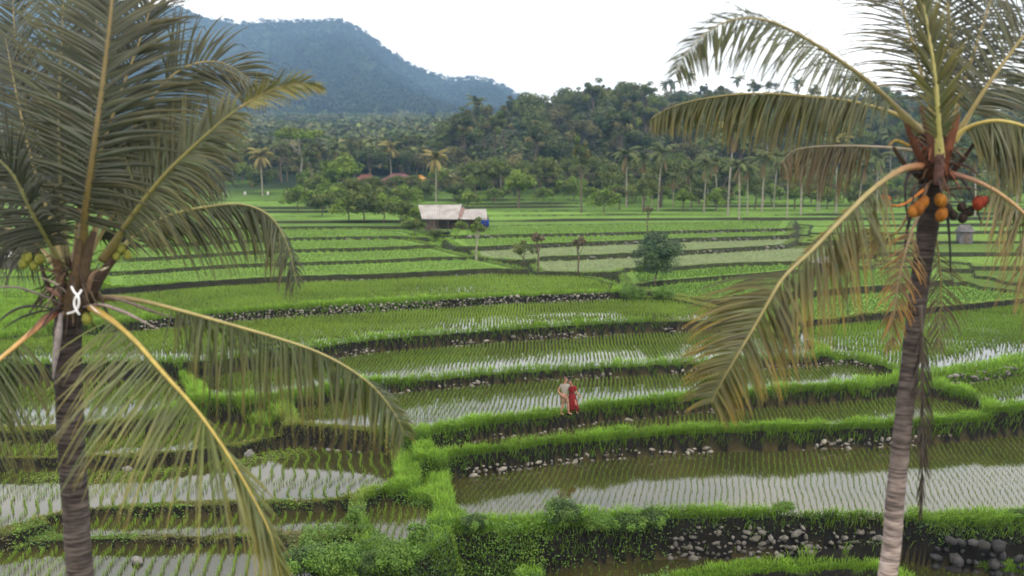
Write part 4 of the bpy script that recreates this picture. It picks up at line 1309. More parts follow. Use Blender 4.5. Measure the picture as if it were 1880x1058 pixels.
def head_chain(V, E, c, fwd, up, neck):
    c = Vector(c); f = Vector(fwd).normalized(); u = Vector(up); u = (u - f * u.dot(f)).normalized(); s = f.cross(u)
    q = lambda v, *r_: (v.x, v.y, v.z) + r_
    V['jaw'] = q(c - u * .06 + f * .015, .062, .064); V['head'] = q(c + u * .01, .078, .085); V['crown'] = q(c + u * .085 - f * .005, .062, .07)
    V['nose'] = q(c + f * .098 - u * .02, .013); V['chin'] = q(c - u * .105 + f * .055, .024)
    V['mouth'] = q(c - u * .062 + f * .078, .018)
    E += [(neck, 'jaw'), ('jaw', 'head'), ('head', 'crown'), ('head', 'nose'), ('jaw', 'chin'), ('jaw', 'mouth')]
    for sd, n_ in ((-1, 'ear_l'), (1, 'ear_r')):
        V[n_] = q(c + s * sd * .083 - u * .005, .018, .010); E.append(('head', n_))


ux = (1034 - 940) / F
foot = max((Vector((ux * d, d, gz(ux * d, d))) for d in np.linspace(43.6, 46.2, 40)), key=lambda p: p.z - .12 * p.y)   # the crest of the bund
print('FOOT', foot)
KX = foot.y / F
man = thing('person', 'man in light short sleeved shirt and tan shorts, arm round the woman', 'person', foot)
V = {}; E = []
V['pelvis'] = (.10, 0, .93, .125, .10); V['waist'] = (.10, 0, 1.08, .125, .095); V['chest'] = (.115, -.01, 1.28, .155, .11); V['neckb'] = (.125, -.01, 1.46, .075, .07); V['neck'] = (.14, -.015, 1.54, .056)
E += [('pelvis', 'waist'), ('waist', 'chest'), ('chest', 'neckb'), ('neckb', 'neck')]
head_chain(V, E, (.17, -.03, 1.68), (.80, -.55, -.12), (.05, 0, 1), 'neck')
V['sh_r'] = (-.045, -.05, 1.42, .068); V['el_r'] = (-.19, -.03, 1.14, .045); V['r_wrist'] = (.0, -.16, .965, .030)
V['sh_l'] = (.28, .06, 1.42, .066); V['el_l'] = (.38, .42, 1.24, .045); V['l_wrist'] = (.60, .50, 1.18, .030)
E += [('chest', 'sh_r'), ('sh_r', 'el_r'), ('el_r', 'r_wrist'), ('chest', 'sh_l'), ('sh_l', 'el_l'), ('el_l', 'l_wrist')]
hand(V, E, 'r_', (.0, -.16, .965), (.75, .1, -.6), (0, -1, -.2)); hand(V, E, 'l_', (.60, .50, 1.18), (.5, -.8, .1), (0, 0, 1))
V['hip_r'] = (.03, -.05, .86, .095); V['kn_r'] = (.05, -.03, .47, .060); V['an_r'] = (-.08, .02, .10, .040); V['ba_r'] = (.02, -.01, .035, .036); V['to_r'] = (.10, -.03, .03, .026)
V['hip_l'] = (.17, .06, .86, .095); V['kn_l'] = (.29, .02, .49, .060); V['an_l'] = (.31, .06, .09, .040); V['ba_l'] = (.41, .03, .04, .036); V['to_l'] = (.49, .01, .04, .026)
for q in 'rl':
    E += [('pelvis', 'hip_' + q), ('hip_' + q, 'kn_' + q), ('kn_' + q, 'an_' + q), ('an_' + q, 'ba_' + q), ('ba_' + q, 'to_' + q)]
skin('body', V, E, M['skin'], man)
head_parts(man, (.17, -.03, 1.68), (.80, -.55, -.12), (.05, 0, 1), M['hair_b'], False)
W = {'hem': (.10, 0, .90, .155, .125), 'waist': (.10, 0, 1.08, .150, .115), 'chest': (.115, -.01, 1.30, .178, .132), 'neckb': (.122, -.01, 1.45, .10, .09),
     'sh_r': (-.04, -.05, 1.41, .085), 'sl_r': (-.115, -.042, 1.275, .074), 'sh_l': (.28, .06, 1.41, .085), 'sl_l': (.335, .245, 1.325, .074)}
skin('shirt', W, [('hem', 'waist'), ('waist', 'chest'), ('chest', 'neckb'), ('chest', 'sh_r'), ('sh_r', 'sl_r'), ('chest', 'sh_l'), ('sh_l', 'sl_l')], M['shirt'], man)
W = {'pelvis': (.10, 0, .93, .148, .12), 'hip_r': (.03, -.05, .84, .118), 'k_r': (.045, -.036, .53, .095), 'hip_l': (.17, .06, .84, .118), 'k_l': (.28, .025, .55, .095)}
skin('shorts', W, [('pelvis', 'hip_r'), ('hip_r', 'k_r'), ('pelvis', 'hip_l'), ('hip_l', 'k_l')], M['shorts'], man)

uw = (1034 + 19.5 - 940) / F
wf = max((Vector((uw * d, d, gz(uw * d, d))) for d in np.linspace(foot.y + .10, foot.y + .42, 24)), key=lambda p: p.z)
wf.z = max(wf.z, foot.z - .12); print('WF', wf)
wom = thing('person', 'woman in long dark red dress with dark hair, one hand held out', 'person', wf)
V = {}; E = []
V['pelvis'] = (-.02, 0, .85, .125, .10); V['waist'] = (-.03, 0, .98, .095, .08); V['chest'] = (-.03, -.01, 1.14, .125, .10); V['neckb'] = (-.05, -.01, 1.29, .06); V['neck'] = (-.075, -.015, 1.355, .046)
E += [('pelvis', 'waist'), ('waist', 'chest'), ('chest', 'neckb'), ('neckb', 'neck')]
HC = (-.115, -.04, 1.475)
head_chain(V, E, HC, (.25, -.95, -.05), (-.25, 0, 1), 'neck')
V['sh_l'] = (.10, -.03, 1.24, .055); V['el_l'] = (.19, -.05, 1.01, .037); V['l_wrist'] = (.335, -.12, .82, .025)
V['sh_r'] = (-.17, .03, 1.23, .055); V['el_r'] = (-.25, .14, 1.03, .037); V['r_wrist'] = (-.28, .02, .90, .025)
E += [('chest', 'sh_l'), ('sh_l', 'el_l'), ('el_l', 'l_wrist'), ('chest', 'sh_r'), ('sh_r', 'el_r'), ('el_r', 'r_wrist')]
hand(V, E, 'l_', (.335, -.12, .82), (.8, -.2, -.55), (.2, -1, 0)); hand(V, E, 'r_', (-.28, .02, .90), (-.3, -.8, -.3), (0, 0, 1))
V['hip_l'] = (.06, -.03, .80, .095); V['kn_l'] = (.15, -.13, .46, .062); V['an_l'] = (.19, -.07, .09, .036); V['ba_l'] = (.22, -.15, .035, .032); V['to_l'] = (.24, -.22, .03, .024)
V['hip_r'] = (-.10, .03, .80, .095); V['kn_r'] = (-.08, .04, .46, .060); V['an_r'] = (-.10, .08, .09, .036); V['ba_r'] = (-.08, .0, .035, .032); V['to_r'] = (-.06, -.07, .03, .024)
for q in 'rl':
    E += [('pelvis', 'hip_' + q), ('hip_' + q, 'kn_' + q), ('kn_' + q, 'an_' + q), ('an_' + q, 'ba_' + q), ('ba_' + q, 'to_' + q)]
skin('body', V, E, M['skin'], wom)
head_parts(wom, HC, (.25, -.95, -.05), (-.25, 0, 1), M['hair_d'], True)
dr = MB(); rows = []
for z, cx, cy, rx, ry, fl in ((1.30, -.05, -.01, .085, .07, 0), (1.24, -.035, -.01, .145, .105, 0), (1.14, -.03, -.012, .15, .118, 0), (1.04, -.03, -.005, .125, .10, 0), (.965, -.03, 0, .115, .095, 0), (.86, -.02, 0, .155, .125, .02), (.70, 0, -.01, .185, .15, .05), (.50, .02, -.02, .205, .17, .08), (.30, .035, -.02, .225, .185, .11), (.12, .05, -.02, .25, .20, .13)):
    for k in range(44):
        a = 2 * math.pi * k / 44
        w_ = 1 + fl * math.sin(a * 9 + z * 2) + .3 * fl * math.sin(a * 4)
        # slit over the forward leg
        da = abs((a - R(292) + math.pi) % (2 * math.pi) - math.pi)
        rows.append((cx + math.cos(a) * rx * w_, cy + math.sin(a) * ry * w_, z + (.32 * max(0, 1 - da / .30) if z < .2 else .2 * max(0, 1 - da / .24) if z < .35 else 0)))
Q = [(j * 44 + k, j * 44 + (k + 1) % 44, (j + 1) * 44 + (k + 1) % 44, (j + 1) * 44 + k) for j in range(9) for k in range(44)]
dr.add(rows, None, Q); o = dr.build('dress', M['dress'], wom, True)
md = o.modifiers.new('thickness', 'SOLIDIFY'); md.thickness = .012
for n_, a, b in (('l', (.10, -.03, 1.235), (.165, -.043, 1.085)), ('r', (-.165, .03, 1.225), (-.225, .105, 1.085))):
    mb = MB(); tube(mb, spline([(-.03, -.01, 1.20), a, b], 9), [.07, .075, .078, .078, .076, .073, .07, .068, .066], 12); mb.build('sleeve', M['dress'], wom, True)
mb = MB(); tube(mb, [(-.03 + math.cos(a) * .123, math.sin(a) * .103, .975) for a in np.linspace(0, 6.283, 30)], .018, 6); mb.build('belt', M['hair_d'], wom, True)
# ------------------------------------------------------------------ the two near coconut palms
def palm_frond(root, pts, n=88, L=.95, side=None, side2=None, grav=.5, fwd=.35, w=.034, col=(.09, .12, .04), tip=(.30, .22, .03), tipamt=.35, pet=.16,
               rib=(.21, .165, .06), rib0=None, r0=.036, seed=0, fold=.35, sag=1.0, miss=.05, scale2=1.0, label=None, end=1.0, late=None, rough=1.5, scale2b=None):
    """one frond: bent midrib with folded leaflets down both sides. pts = photo column, row, distance"""
    r = np.random.default_rng(seed + 11)
    W = [P(*p) for p in pts]
    K = 64
    sp = spline(W, K)
    lb = MB(); rb = MB()
    rc0 = np.array(rib0 if rib0 is not None else rib); rc1 = np.array(rib)
    cols = [tuple(rc0 * (1 - min(1, i / K * 4)) + rc1 * min(1, i / K * 4)) for i in range(K)]
    tube(rb, sp, [max(.005, r0 * (1.35 - .5 * min(1, i / K * 6)) * (1 - i / (K - 1)) ** .75) for i in range(K)], 8, cols, flat=.7)
    NS = 6; w = w * .8; n = int(n * 1.18)
    col = np.array(col); tip = np.array(tip)
    for i in range(n):
        t = (i + .5) / n
        tt = pet + (end - pet) * t
        f = tt * (K - 1); j = min(int(f), K - 2)
        b = sp[j].lerp(sp[j + 1], f - j)
        T = (sp[min(j + 2, K - 1)] - sp[max(j - 1, 0)]).normalized()
        S0 = T.cross(Vector((0, 0, 1)))
        if S0.length < .1:
            S0 = Vector((1, 0, 0))
        S0.normalize()
        for sd in (0, 1):
            if r.uniform() < miss:
                continue
            S = Vector(side if sd == 0 else side2) if side is not None else S0 * (1 if sd == 0 else -1)
            S = S - T * S.dot(T)
            S.normalize()
            ln = L * ((scale2 if scale2b is None or t < late[0] else scale2b) if sd else 1) * min(1, .5 + 2.6 * t) * (1 - .72 * t ** 2.6) * r.uniform(.86, 1.1)
            if r.uniform() < .05 * rough:
                ln *= r.uniform(.4, .8)
            fw = fwd + .55 * t + r.normal(0, .05 * rough)
            if late and t > late[0]:
                fw = fw + (late[1] - fw) * min(1, (t - late[0]) / .12)
            nrm = S.cross(T) if sd == 0 else T.cross(S)
            d = (S * math.cos(fw) + T * math.sin(fw) + nrm * r.normal(.05, .10 * rough) + Vector(r.normal(0, .035 * rough, 3))).normalized()
            p = Vector(b); c0 = col * r.uniform(.68, 1.32) * np.array([r.uniform(.9, 1.15), 1, r.uniform(.8, 1.1)])
            ta = max(0, min(1, tipamt * r.uniform(0, 2.0)))
            g = grav * r.uniform(.8, 1.2)
            V = []; CC = []
            wl = w * r.uniform(.8, 1.15)
            brk = NS * r.uniform(.4, .9) if r.uniform() < .10 * sag else 99
            for k in range(NS + 1):
                s = k / NS
                ww = wl * (.45 + 1.6 * s if s < .3 else .93 - (s - .3) * 1.18) * .5
                ww = max(ww, .0022)
                wv = T - d * T.dot(d)
                wv = wv.normalized() if wv.length > .05 else Vector((0, 0, 1))
                nn = wv.cross(d).normalized()
                if nn.dot(nrm) < 0:
                    nn = -nn
                e = nn * (fold * ww)
                V += [p - wv * ww - e * .2, p + e, p + wv * ww - e * .2]
                cc = c0 * (1 - ta * s ** 1.6) + tip * ta * s ** 1.6
                CC += [cc * .93, cc, cc * .93]
                p = p + d * (ln / NS)
                gg = g * (.35 + 1.2 * s) * .42
                if k > brk:
                    gg *= 4
                d = (d + Vector((0, 0, -gg))).normalized()
            Q = []
            for k in range(NS):
                a = k * 3
                Q += [(a, a + 1, a + 4, a + 3), (a + 1, a + 2, a + 5, a + 4)]
            lb.add([tuple(v) for v in V], None, Q, np.clip(np.array(CC), 0, 1))
    o = lb.build('frond', M['frond'], root)
    rb.build('midrib', M['rib'], o, True)
    if label:
        o['label'] = label
    return o


def palm_trunk(root, pts, rad, tint):
    sp = spline(pts, 260)
    r = np.random.default_rng(3)
    n = len(sp); L = np.cumsum([0] + [(sp[i + 1] - sp[i]).length for i in range(n - 1)])
    rr = np.interp(L / L[-1], np.linspace(0, 1, len(rad)), rad)
    ph = L * 8.5 + 1.2 * np.sin(L * 2.1)
    saw = (ph % 1.0)
    rr = rr * (1 + .045 * (saw - .5) + r.normal(0, .008, n))
    tt = np.interp(L / L[-1], np.linspace(0, 1, len(tint)), tint)
    cols = [tuple(np.array([1.0, .96, .97]) * (tt[i] * (.52 if saw[i] > .86 else 1.0) * r.uniform(.85, 1.12))) for i in range(n)]
    mb = MB(); tube(mb, sp, list(rr), 22, cols)
    # roughen the skin
    o = mb.build('trunk', M['palm_bark'], root, True)
    return o


def blade_part(root, name, pts, w, col, m='husk', flat=.25, prof=None, label=None):
    sp = spline([P(*p) for p in pts], 18)
    pr = prof or [.5, .8, 1, .9, .55, .08]
    rad = [max(.004, w * float(np.interp(i / 17, np.linspace(0, 1, len(pr)), pr))) for i in range(18)]
    mb = MB(); r = np.random.default_rng(int(pts[0][0] + pts[0][1]))
    c = [tuple(np.array(col) * r.uniform(.8, 1.15)) for _ in range(18)]
    tube(mb, sp, rad, 10, c, flat=flat)
    o = mb.build(name, M[m], root, True)
    if label:
        o['label'] = label
    return o


def nut(root, px, py, d, s, col, label=None):
    V, T = ICO2
    v = V.copy(); v[:, 2] *= 1.32; v[:, :2] *= (1 - .12 * np.clip(v[:, 2:3], 0, 1.2))
    an = np.arctan2(v[:, 1], v[:, 0]); v[:, :2] *= (1 + .05 * np.cos(3 * an))[:, None]
    r = np.random.default_rng(int(px * 7 + py)); mb = MB()
    cc = np.array(col) * .8 * (1 - .35 * smooth(.5, 1.2, v[:, 2:3])) * r.uniform(.75, 1.2, (len(v), 1))
    mb.add(v * s * .5, T, None, cc)
    o = mb.build('coconut', M['husk'], root, True)
    o.location = P(px, py, d); o.rotation_euler = (r.normal(0, .35), r.normal(0, .35), r.uniform(0, 6))
    if label:
        o['label'] = label
    return o


# =================== left palm
DL = 12.2
lp = thing('coconut_palm', 'coconut palm with dark ringed trunk and a white rope knotted below its crown', 'palm', (0, 0, 0))
tp = [P(128, 560, DL), P(124, 640, DL), P(127, 720, DL), P(131, 820, DL), P(139, 930, DL), P(148, 1058, DL)]
b = tp[-1]
tp = tp + [b + Vector((.15, .05, -3)), b + Vector((.2, .1, -6)), Vector((b.x + .15, b.y + .1, -2.3))]
palm_trunk(lp, tp, [.17, .165, .163, .163, .16, .165, .165, .17, .19, .24], [.22, .28, .42, .75, 1.15, 1.25, 1.2, 1, 1])
LG = (.040, .060, .024); DGR = (.022, .034, .017); YGN = (.092, .122, .026)
SIL = (.048, .060, .036)
fr = lambda *a, **k: palm_frond(lp, *a, **k)
# upright fronds
fr([(146,500,12.0),(158,380,11.8),(176,250,11.7),(193,120,11.8),(206,0,12.0),(214,-140,12.5),(216,-230,13.0)], L=1.32, side=(1,-.25,-.05), side2=(-1,-.1,.0), grav=.24, fwd=.26, w=.082, col=SIL, tipamt=.15, rib=(.115,.085,.025), r0=.058, seed=1, pet=.12, n=96, scale2=.8)
fr([(125,490,12.4),(112,350,12.6),(108,200,12.8),(114,70,13.1),(118,-60,13.6),(118,-160,14.1)], L=1.05, side=(1,-.1,.1), side2=(-1,-.1,.1), grav=.22, fwd=.55, w=.05, col=LG, tipamt=.2, rib=(.11,.10,.035), r0=.045, seed=2)
fr([(115,490,12.3),(92,400,12.5),(60,300,12.9),(32,180,13.5),(10,70,14.3)], L=1.0, side=(1,.1,.35), side2=(-1,.0,.1), grav=.25, fwd=.5, w=.05, col=DGR, tipamt=.1, r0=.045, seed=3)
fr([(118,500,12.0),(92,450,11.8),(60,392,11.6),(22,318,11.5),(-30,275,11.6),(-100,262,11.8)], L=1.1, side=(.5,-.5,.6), side2=(-.2,.3,-1), grav=.5, fwd=.3, w=.055, col=(.032,.042,.024), tipamt=.1, rib=(.13,.13,.045), r0=.05, seed=4)
fr([(112,505,12.4),(70,450,12.8),(15,420,13.2),(-60,420,13.7),(-150,470,14.2)], L=1.1, side=(0,-.5,-.9), side2=(0,.6,-.8), grav=.7, fwd=.2, w=.05, col=(.028,.036,.022), tipamt=.1, r0=.042, seed=5)
fr([(140,490,12.6),(170,330,13.0),(215,190,13.3),(262,60,13.8),(300,-60,14.4)], L=1.2, side=(1,.1,.15), side2=(-.7,.2,.5), grav=.3, fwd=.55, w=.05, col=DGR, tipamt=.1, r0=.045, seed=6)
fr([(138,490,12.7),(150,330,13.2),(168,180,13.7),(178,40,14.2),(180,-80,14.8)], L=1.15, side=(1,.1,.1), side2=(-1,.1,.1), grav=.3, fwd=.45, w=.06, col=LG, tipamt=.1, r0=.045, seed=14)
fr([(122,490,12.8),(88,350,13.3),(52,210,13.9),(30,90,14.5),(22,-30,15.2)], L=1.1, side=(1,.1,.1), side2=(-1,.1,.2), grav=.3, fwd=.5, w=.055, col=DGR, tipamt=.05, r0=.045, seed=15)
fr([(150,495,12.9),(205,400,13.3),(262,330,13.7),(318,290,14.1),(372,290,14.4),(410,330,14.6)], L=1.2, side=(.2,-.3,-1), side2=(.1,.5,.4), grav=.55, fwd=.25, w=.055, col=DGR, tipamt=.08, r0=.045, seed=16)
fr([(120,500,12.6),(80,430,12.9),(30,360,13.3),(-30,330,13.8),(-110,340,14.3)], L=1.15, side=(.2,-.3,-1), side2=(-.1,.5,.5), grav=.5, fwd=.25, w=.055, col=(.018,.026,.016), tipamt=.05, r0=.045, seed=17)
# arch behind, falling to the right
fr([(158,480,12.8),(205,330,13.4),(262,205,13.9),(325,132,14.3),(395,113,14.6),(452,140,14.8),(484,168,14.9)], L=1.3, side=(.25,-.35,-1), side2=(.45,.4,.62), grav=.42, fwd=.35, w=.055, col=(.056,.068,.036), tipamt=.15, r0=.05, seed=7, n=92)
# frond pointing right with folded, pale tip
fr([(190,478,11.9),(238,405,11.7),(300,325,11.5),(368,258,11.4),(430,205,11.4),(486,172,11.5)], L=.95, side=(.35,-.3,-.95), side2=(-.55,.5,.65), grav=.45, fwd=.42, w=.05, col=(.068,.085,.036), tipamt=.25, rib=(.17,.155,.05), rib0=(.09,.065,.025), r0=.058, seed=8, end=.86)
fr([(440,198,11.4),(488,170,11.5),(525,158,11.6),(562,154,11.7),(590,166,11.8)], L=.34, side=(.5,-.2,.8), side2=(.45,-.1,-.85), grav=.25, fwd=.7, w=.036, col=(.24,.25,.10), tipamt=.3, r0=.018, seed=9, n=44, pet=.05)
# low right fronds with hanging curtains
fr([(195,490,12.3),(245,435,12.4),(305,398,12.5),(380,380,12.6),(448,376,12.7),(498,400,12.8),(528,452,12.9),(545,522,13.0)], L=1.0, side=(-.1,-.3,-1), side2=(.15,.6,-.6), grav=.75, fwd=.3, w=.046, col=(.048,.064,.027), tipamt=.2, rib=(.30,.27,.12), r0=.042, seed=10, scale2=.8)
fr([(178,548,12.0),(225,548,11.9),(275,556,11.8),(345,574,11.7),(430,598,11.6),(510,621,11.5),(580,645,11.4),(640,676,11.35),(690,715,11.35),(728,765,11.4),(742,800,11.45)], L=1.16, side=(-.05,-.12,-1), side2=(.5,.4,-.5), grav=.62, fwd=.16, late=(.70, .80), w=.040, col=(.058,.082,.021), tip=(.36,.26,.03), tipamt=.28, rib=(.30,.255,.10), rib0=(.14,.095,.055), r0=.046, seed=11, n=125, pet=.24, scale2=.7, miss=.03)
fr([(168,566,11.7),(205,588,11.4),(250,628,11.1),(300,685,10.8),(350,740,10.6),(385,785,10.5),(425,845,10.4),(465,915,10.35),(498,985,10.3),(522,1075,10.3)], L=1.62, side=(-1,-.12,-.30), side2=(.5,.3,-1), grav=.26, fwd=.16, late=(.41, 1.34), w=.044, col=YGN, tip=(.42,.32,.05), tipamt=.40, rib=(.33,.25,.06), rib0=(.32,.20,.045), r0=.047, seed=12, n=104, pet=.10, scale2=.55, miss=.01, label='frond bending down in front with a bright yellow midrib')
fr([(104,572,11.9),(70,600,11.7),(30,634,11.5),(-15,672,11.3),(-70,722,11.2),(-120,790,11.2),(-150,880,11.3)], L=1.35, side=(.62,-.1,-.8), side2=(-.6,.2,-.8), grav=.55, fwd=.10, w=.036, col=(.062,.088,.026), tipamt=.25, rib=(.42,.26,.085), rib0=(.32,.10,.08), r0=.056, seed=13, n=80, pet=.20, label='frond hanging left with a reddish yellow midrib')
# crown: sheaths, dry stalks, spathes
for a in [([(120,575,11.9),(112,520,11.85),(100,470,11.9),(88,432,12.0)], .13, (.22,.13,.055)), ([(142,580,11.8),(150,520,11.75),(160,468,11.8),(172,425,11.9)], .14, (.13,.085,.05)), ([(128,585,11.75),(132,540,11.7),(140,490,11.75),(146,440,11.85)], .13, (.17,.11,.055)), ([(150,580,11.9),(178,520,11.85),(205,480,11.9),(232,452,12.0)], .13, (.10,.065,.045)), ([(112,580,12.1),(90,530,12.1),(72,480,12.2),(60,440,12.3)], .11, (.10,.07,.045)), ([(130,600,12.3),(140,520,12.4),(150,450,12.5)], .2, (.045,.032,.024))]:
    blade_part(lp, 'sheath', a[0], a[1] * (.62 if a[1] < .15 else .8), tuple(np.array(a[2]) * .34), flat=.45, prof=[.9, 1, .9, .75, .6, .45])
for a in [([(150,565,11.8),(185,560,11.7),(225,572,11.6),(262,590,11.5),(294,607,11.45)], .045, (.22,.175,.165)), ([(195,545,11.8),(235,555,11.7),(280,572,11.6),(325,585,11.6)], .04, (.12,.09,.085)), ([(112,575,11.7),(108,610,11.6),(102,655,11.55),(97,698,11.5)], .045, (.19,.165,.17)), ([(120,560,11.8),(70,540,11.6),(25,527,11.5),(-40,530,11.4)], .028, (.17,.14,.14)), ([(112,570,11.8),(60,562,11.7),(20,573,11.6),(-30,615,11.5)], .032, (.045,.038,.045)), ([(118,568,11.9),(75,572,11.8),(35,585,11.8),(-5,612,11.7)], .026, (.035,.03,.04)), ([(125,540,11.7),(100,520,11.6),(70,508,11.5)], .03, (.30,.25,.22)), ([(110,548,11.6),(97,535,11.5),(84,528,11.5)], .045, (.20,.11,.09)), ([(160,540,11.7),(170,505,11.6),(190,492,11.6)], .03, (.16,.10,.07)), ([(165,560,11.6),(178,572,11.5),(192,578,11.5)], .02, (.45,.40,.36)), ([(185,497,11.7),(200,490,11.7)], .02, (.6,.55,.42))]:
    blade_part(lp, 'spathe', a[0], a[1], a[2], flat=.5)
for k in range(10):
    a = k * .63; dx, dy = math.cos(a), math.sin(a)
    blade_part(lp, 'stalk', [(132 + dx * 12, 560, DL + dy * .12), (132 + dx * 52, 545 - 20 * ((k * 7) % 5) / 4, DL + dy * .5), (132 + dx * 88, 560 + 30 * ((k * 3) % 4) / 3, DL + dy * .8)], .022, (.05, .036, .03), flat=.7)
for (x, y, s) in ((50, 471, .125), (73, 476, .125), (42, 484, .11), (62, 488, .1), (222, 456, .11), (214, 470, .1), (234, 468, .1), (160, 585, .13)):
    nut(lp, x, y, 11.7 if x < 100 or x == 160 else 11.9, s, (.20, .21, .04))
# knotted white rope
rp = thing('rope', 'white rope tied in a loose knot round the dark ringed palm trunk', 'rope')
mb = MB()
for pl in ([(131,526,11.55),(136,536,11.53),(143,544,11.52),(145,556,11.52),(142,566,11.53),(137,572,11.54),(124,576,11.6)], [(150,532,11.55),(145,540,11.53),(139,546,11.52),(136,556,11.52),(138,566,11.52),(142,573,11.53),(146,578,11.55)]):
    tube(mb, spline([P(*p) for p in pl], 30), .014, 8, (.62, .62, .66))
mb.build('knot', M['rib'], rp, True)
mb = MB(); c = P(128, 574, DL)
tube(mb, [c + Vector((math.cos(a) * .19, math.sin(a) * .19, .02 * math.sin(2 * a))) for a in np.linspace(0, 6.283, 40)], .015, 8, (.55, .55, .6))
mb.build('loop', M['rib'], rp, True)

# =================== right palm
DR = 12.6
rpm = thing('coconut_palm', 'leaning grey palm carrying orange coconuts, with dead fronds hanging along its trunk', 'palm', (0, 0, 0))
tp = [P(1716, 285, DR), P(1709, 350, DR), P(1703, 420, DR), P(1690, 510, DR), P(1674, 640, DR), P(1658, 780, DR), P(1643, 920, DR), P(1629, 1058, DR)]
b = tp[-1]
tp += [b + Vector((-.35, .05, -3)), b + Vector((-.55, .1, -6)), Vector((b.x - .7, b.y + .1, -2.3))]
palm_trunk(rpm, tp, [.16, .12, .115, .12, .127, .13, .13, .127, .128, .135, .15, .22], [.16, .22, .4, 1.1, 1.7, 1.9, 1.9, 1.9, 1.8, 1.6])
fr = lambda *a, **k: palm_frond(rpm, *a, **k)
OLV = (.074, .086, .030)
fr([(1690,245,12.4),(1660,212,12.3),(1600,155,12.1),(1530,103,11.9),(1460,60,11.8),(1400,36,11.7),(1340,38,11.7),(1290,66,11.7),(1255,105,11.7),(1240,135,11.7)], L=.95, side=(.35,-.2,-.9), side2=(-.3,.75,.45), grav=.5, fwd=.12, w=.042, col=(.08,.098,.042), tipamt=.15, rib=(.24,.20,.10), r0=.05, seed=21, n=100, pet=.16)
fr([(1690,235,12.8),(1640,208,13.0),(1560,186,13.2),(1470,176,13.4),(1380,172,13.6),(1300,180,13.8),(1235,196,13.9),(1195,218,13.9)], L=.92, side=(.05,-.15,-1), side2=(.1,.5,-.75), grav=.9, fwd=.08, w=.044, col=OLV, tip=(.32,.25,.06), tipamt=.4, rib=(.27,.22,.09), r0=.045, seed=22, n=110, pet=.2, scale2=.9)
fr([(1695,280,12.6),(1640,272,12.7),(1560,268,12.9),(1490,270,13.0),(1455,278,13.0),(1432,302,13.0)], L=.75, side=(.05,-.2,-1), side2=(.1,.5,-.8), grav=.9, fwd=.1, w=.036, col=(.115,.10,.055), tip=(.24,.15,.05), tipamt=.5, rib=(.30,.25,.19), r0=.036, seed=23, n=60, pet=.34, miss=.3)
fr([(1690,305,12.3),(1655,312,12.1),(1605,345,11.8),(1545,403,11.5),(1490,460,11.3),(1440,508,11.15),(1412,552,11.05),(1385,600,11.0),(1355,650,10.95),(1328,696,10.95),(1305,740,10.95)], L=1.25, side=(.6,-.1,-.8), side2=(-.9,-.1,-.45), grav=.34, fwd=.45, late=(.5,.62), w=.050, col=(.082,.090,.026), tip=(.42,.25,.025), tipamt=.5, rib=(.24,.20,.08), rib0=(.22,.095,.05), r0=.055, seed=24, n=125, pet=.16, scale2=.10, scale2b=1.0, miss=.06, label='frond bent in the middle, its drooping end yellowed')
fr([(1725,290,12.2),(1722,220,12.0),(1716,140,11.9),(1706,70,11.9),(1694,0,12.0),(1680,-60,12.2)], L=.62, side=(1,-.35,.2), side2=(-1,-.35,.2), grav=.1, fwd=.85, w=.05, col=(.10,.115,.05), tip=(.5,.36,.03), tipamt=.2, rib=(.33,.30,.11), r0=.05, seed=25, n=70, pet=.1)
fr([(1722,250,12.9),(1690,130,13.3),(1655,10,13.8),(1620,-110,14.4)], L=1.1, side=(-1,.1,-.3), side2=(.8,.3,.1), grav=.35, fwd=.4, w=.036, col=(.085,.09,.06), tip=(.5,.36,.03), tipamt=.15, r0=.045, seed=26, n=76)
fr([(1735,255,12.9),(1745,130,13.3),(1740,0,13.8),(1728,-120,14.4)], L=1.1, side=(1,.1,-.15), side2=(-1,.2,-.1), grav=.35, fwd=.4, w=.045, col=(.045,.055,.03), tipamt=.05, r0=.048, seed=27, n=80)
fr([(1742,255,12.6),(1768,160,12.8),(1800,60,13.1),(1832,-40,13.5),(1860,-140,14)], L=1.0, side=(.9,.1,-.5), side2=(-.8,.3,.2), grav=.4, fwd=.35, w=.045, col=(.035,.045,.025), tipamt=.05, r0=.05, seed=28, n=80)
fr([(1750,262,12.5),(1795,185,12.4),(1845,112,12.4),(1895,50,12.5),(1960,0,12.7)], L=1.0, side=(.6,.1,-.8), side2=(-.6,.3,.6), grav=.45, fwd=.35, w=.042, col=(.08,.09,.05), tipamt=.1, r0=.048, seed=29, n=80)
fr([(1745,265,12.5),(1775,236,12.4),(1825,222,12.2),(1880,232,12.1),(1940,262,12.0),(2000,320,12.0)], L=1.0, side=(-.1,-.2,-1), side2=(.1,.5,-.7), grav=.85, fwd=.15, w=.044, col=OLV, tip=(.34,.25,.05), tipamt=.35, rib=(.40,.32,.10), r0=.046, seed=30, n=84, pet=.12)
fr([(1740,318,12.4),(1785,330,12.2),(1830,352,12.0),(1880,392,11.9),(1925,450,11.8),(1950,540,11.8),(1955,640,11.8)], L=1.05, side=(-.7,-.2,-.75), side2=(.6,.3,-.7), grav=.5, fwd=.3, w=.036, col=(.13,.12,.045), tip=(.35,.2,.04), tipamt=.5, rib=(.38,.24,.12), rib0=(.22,.10,.09), r0=.046, seed=31, n=84, pet=.2)
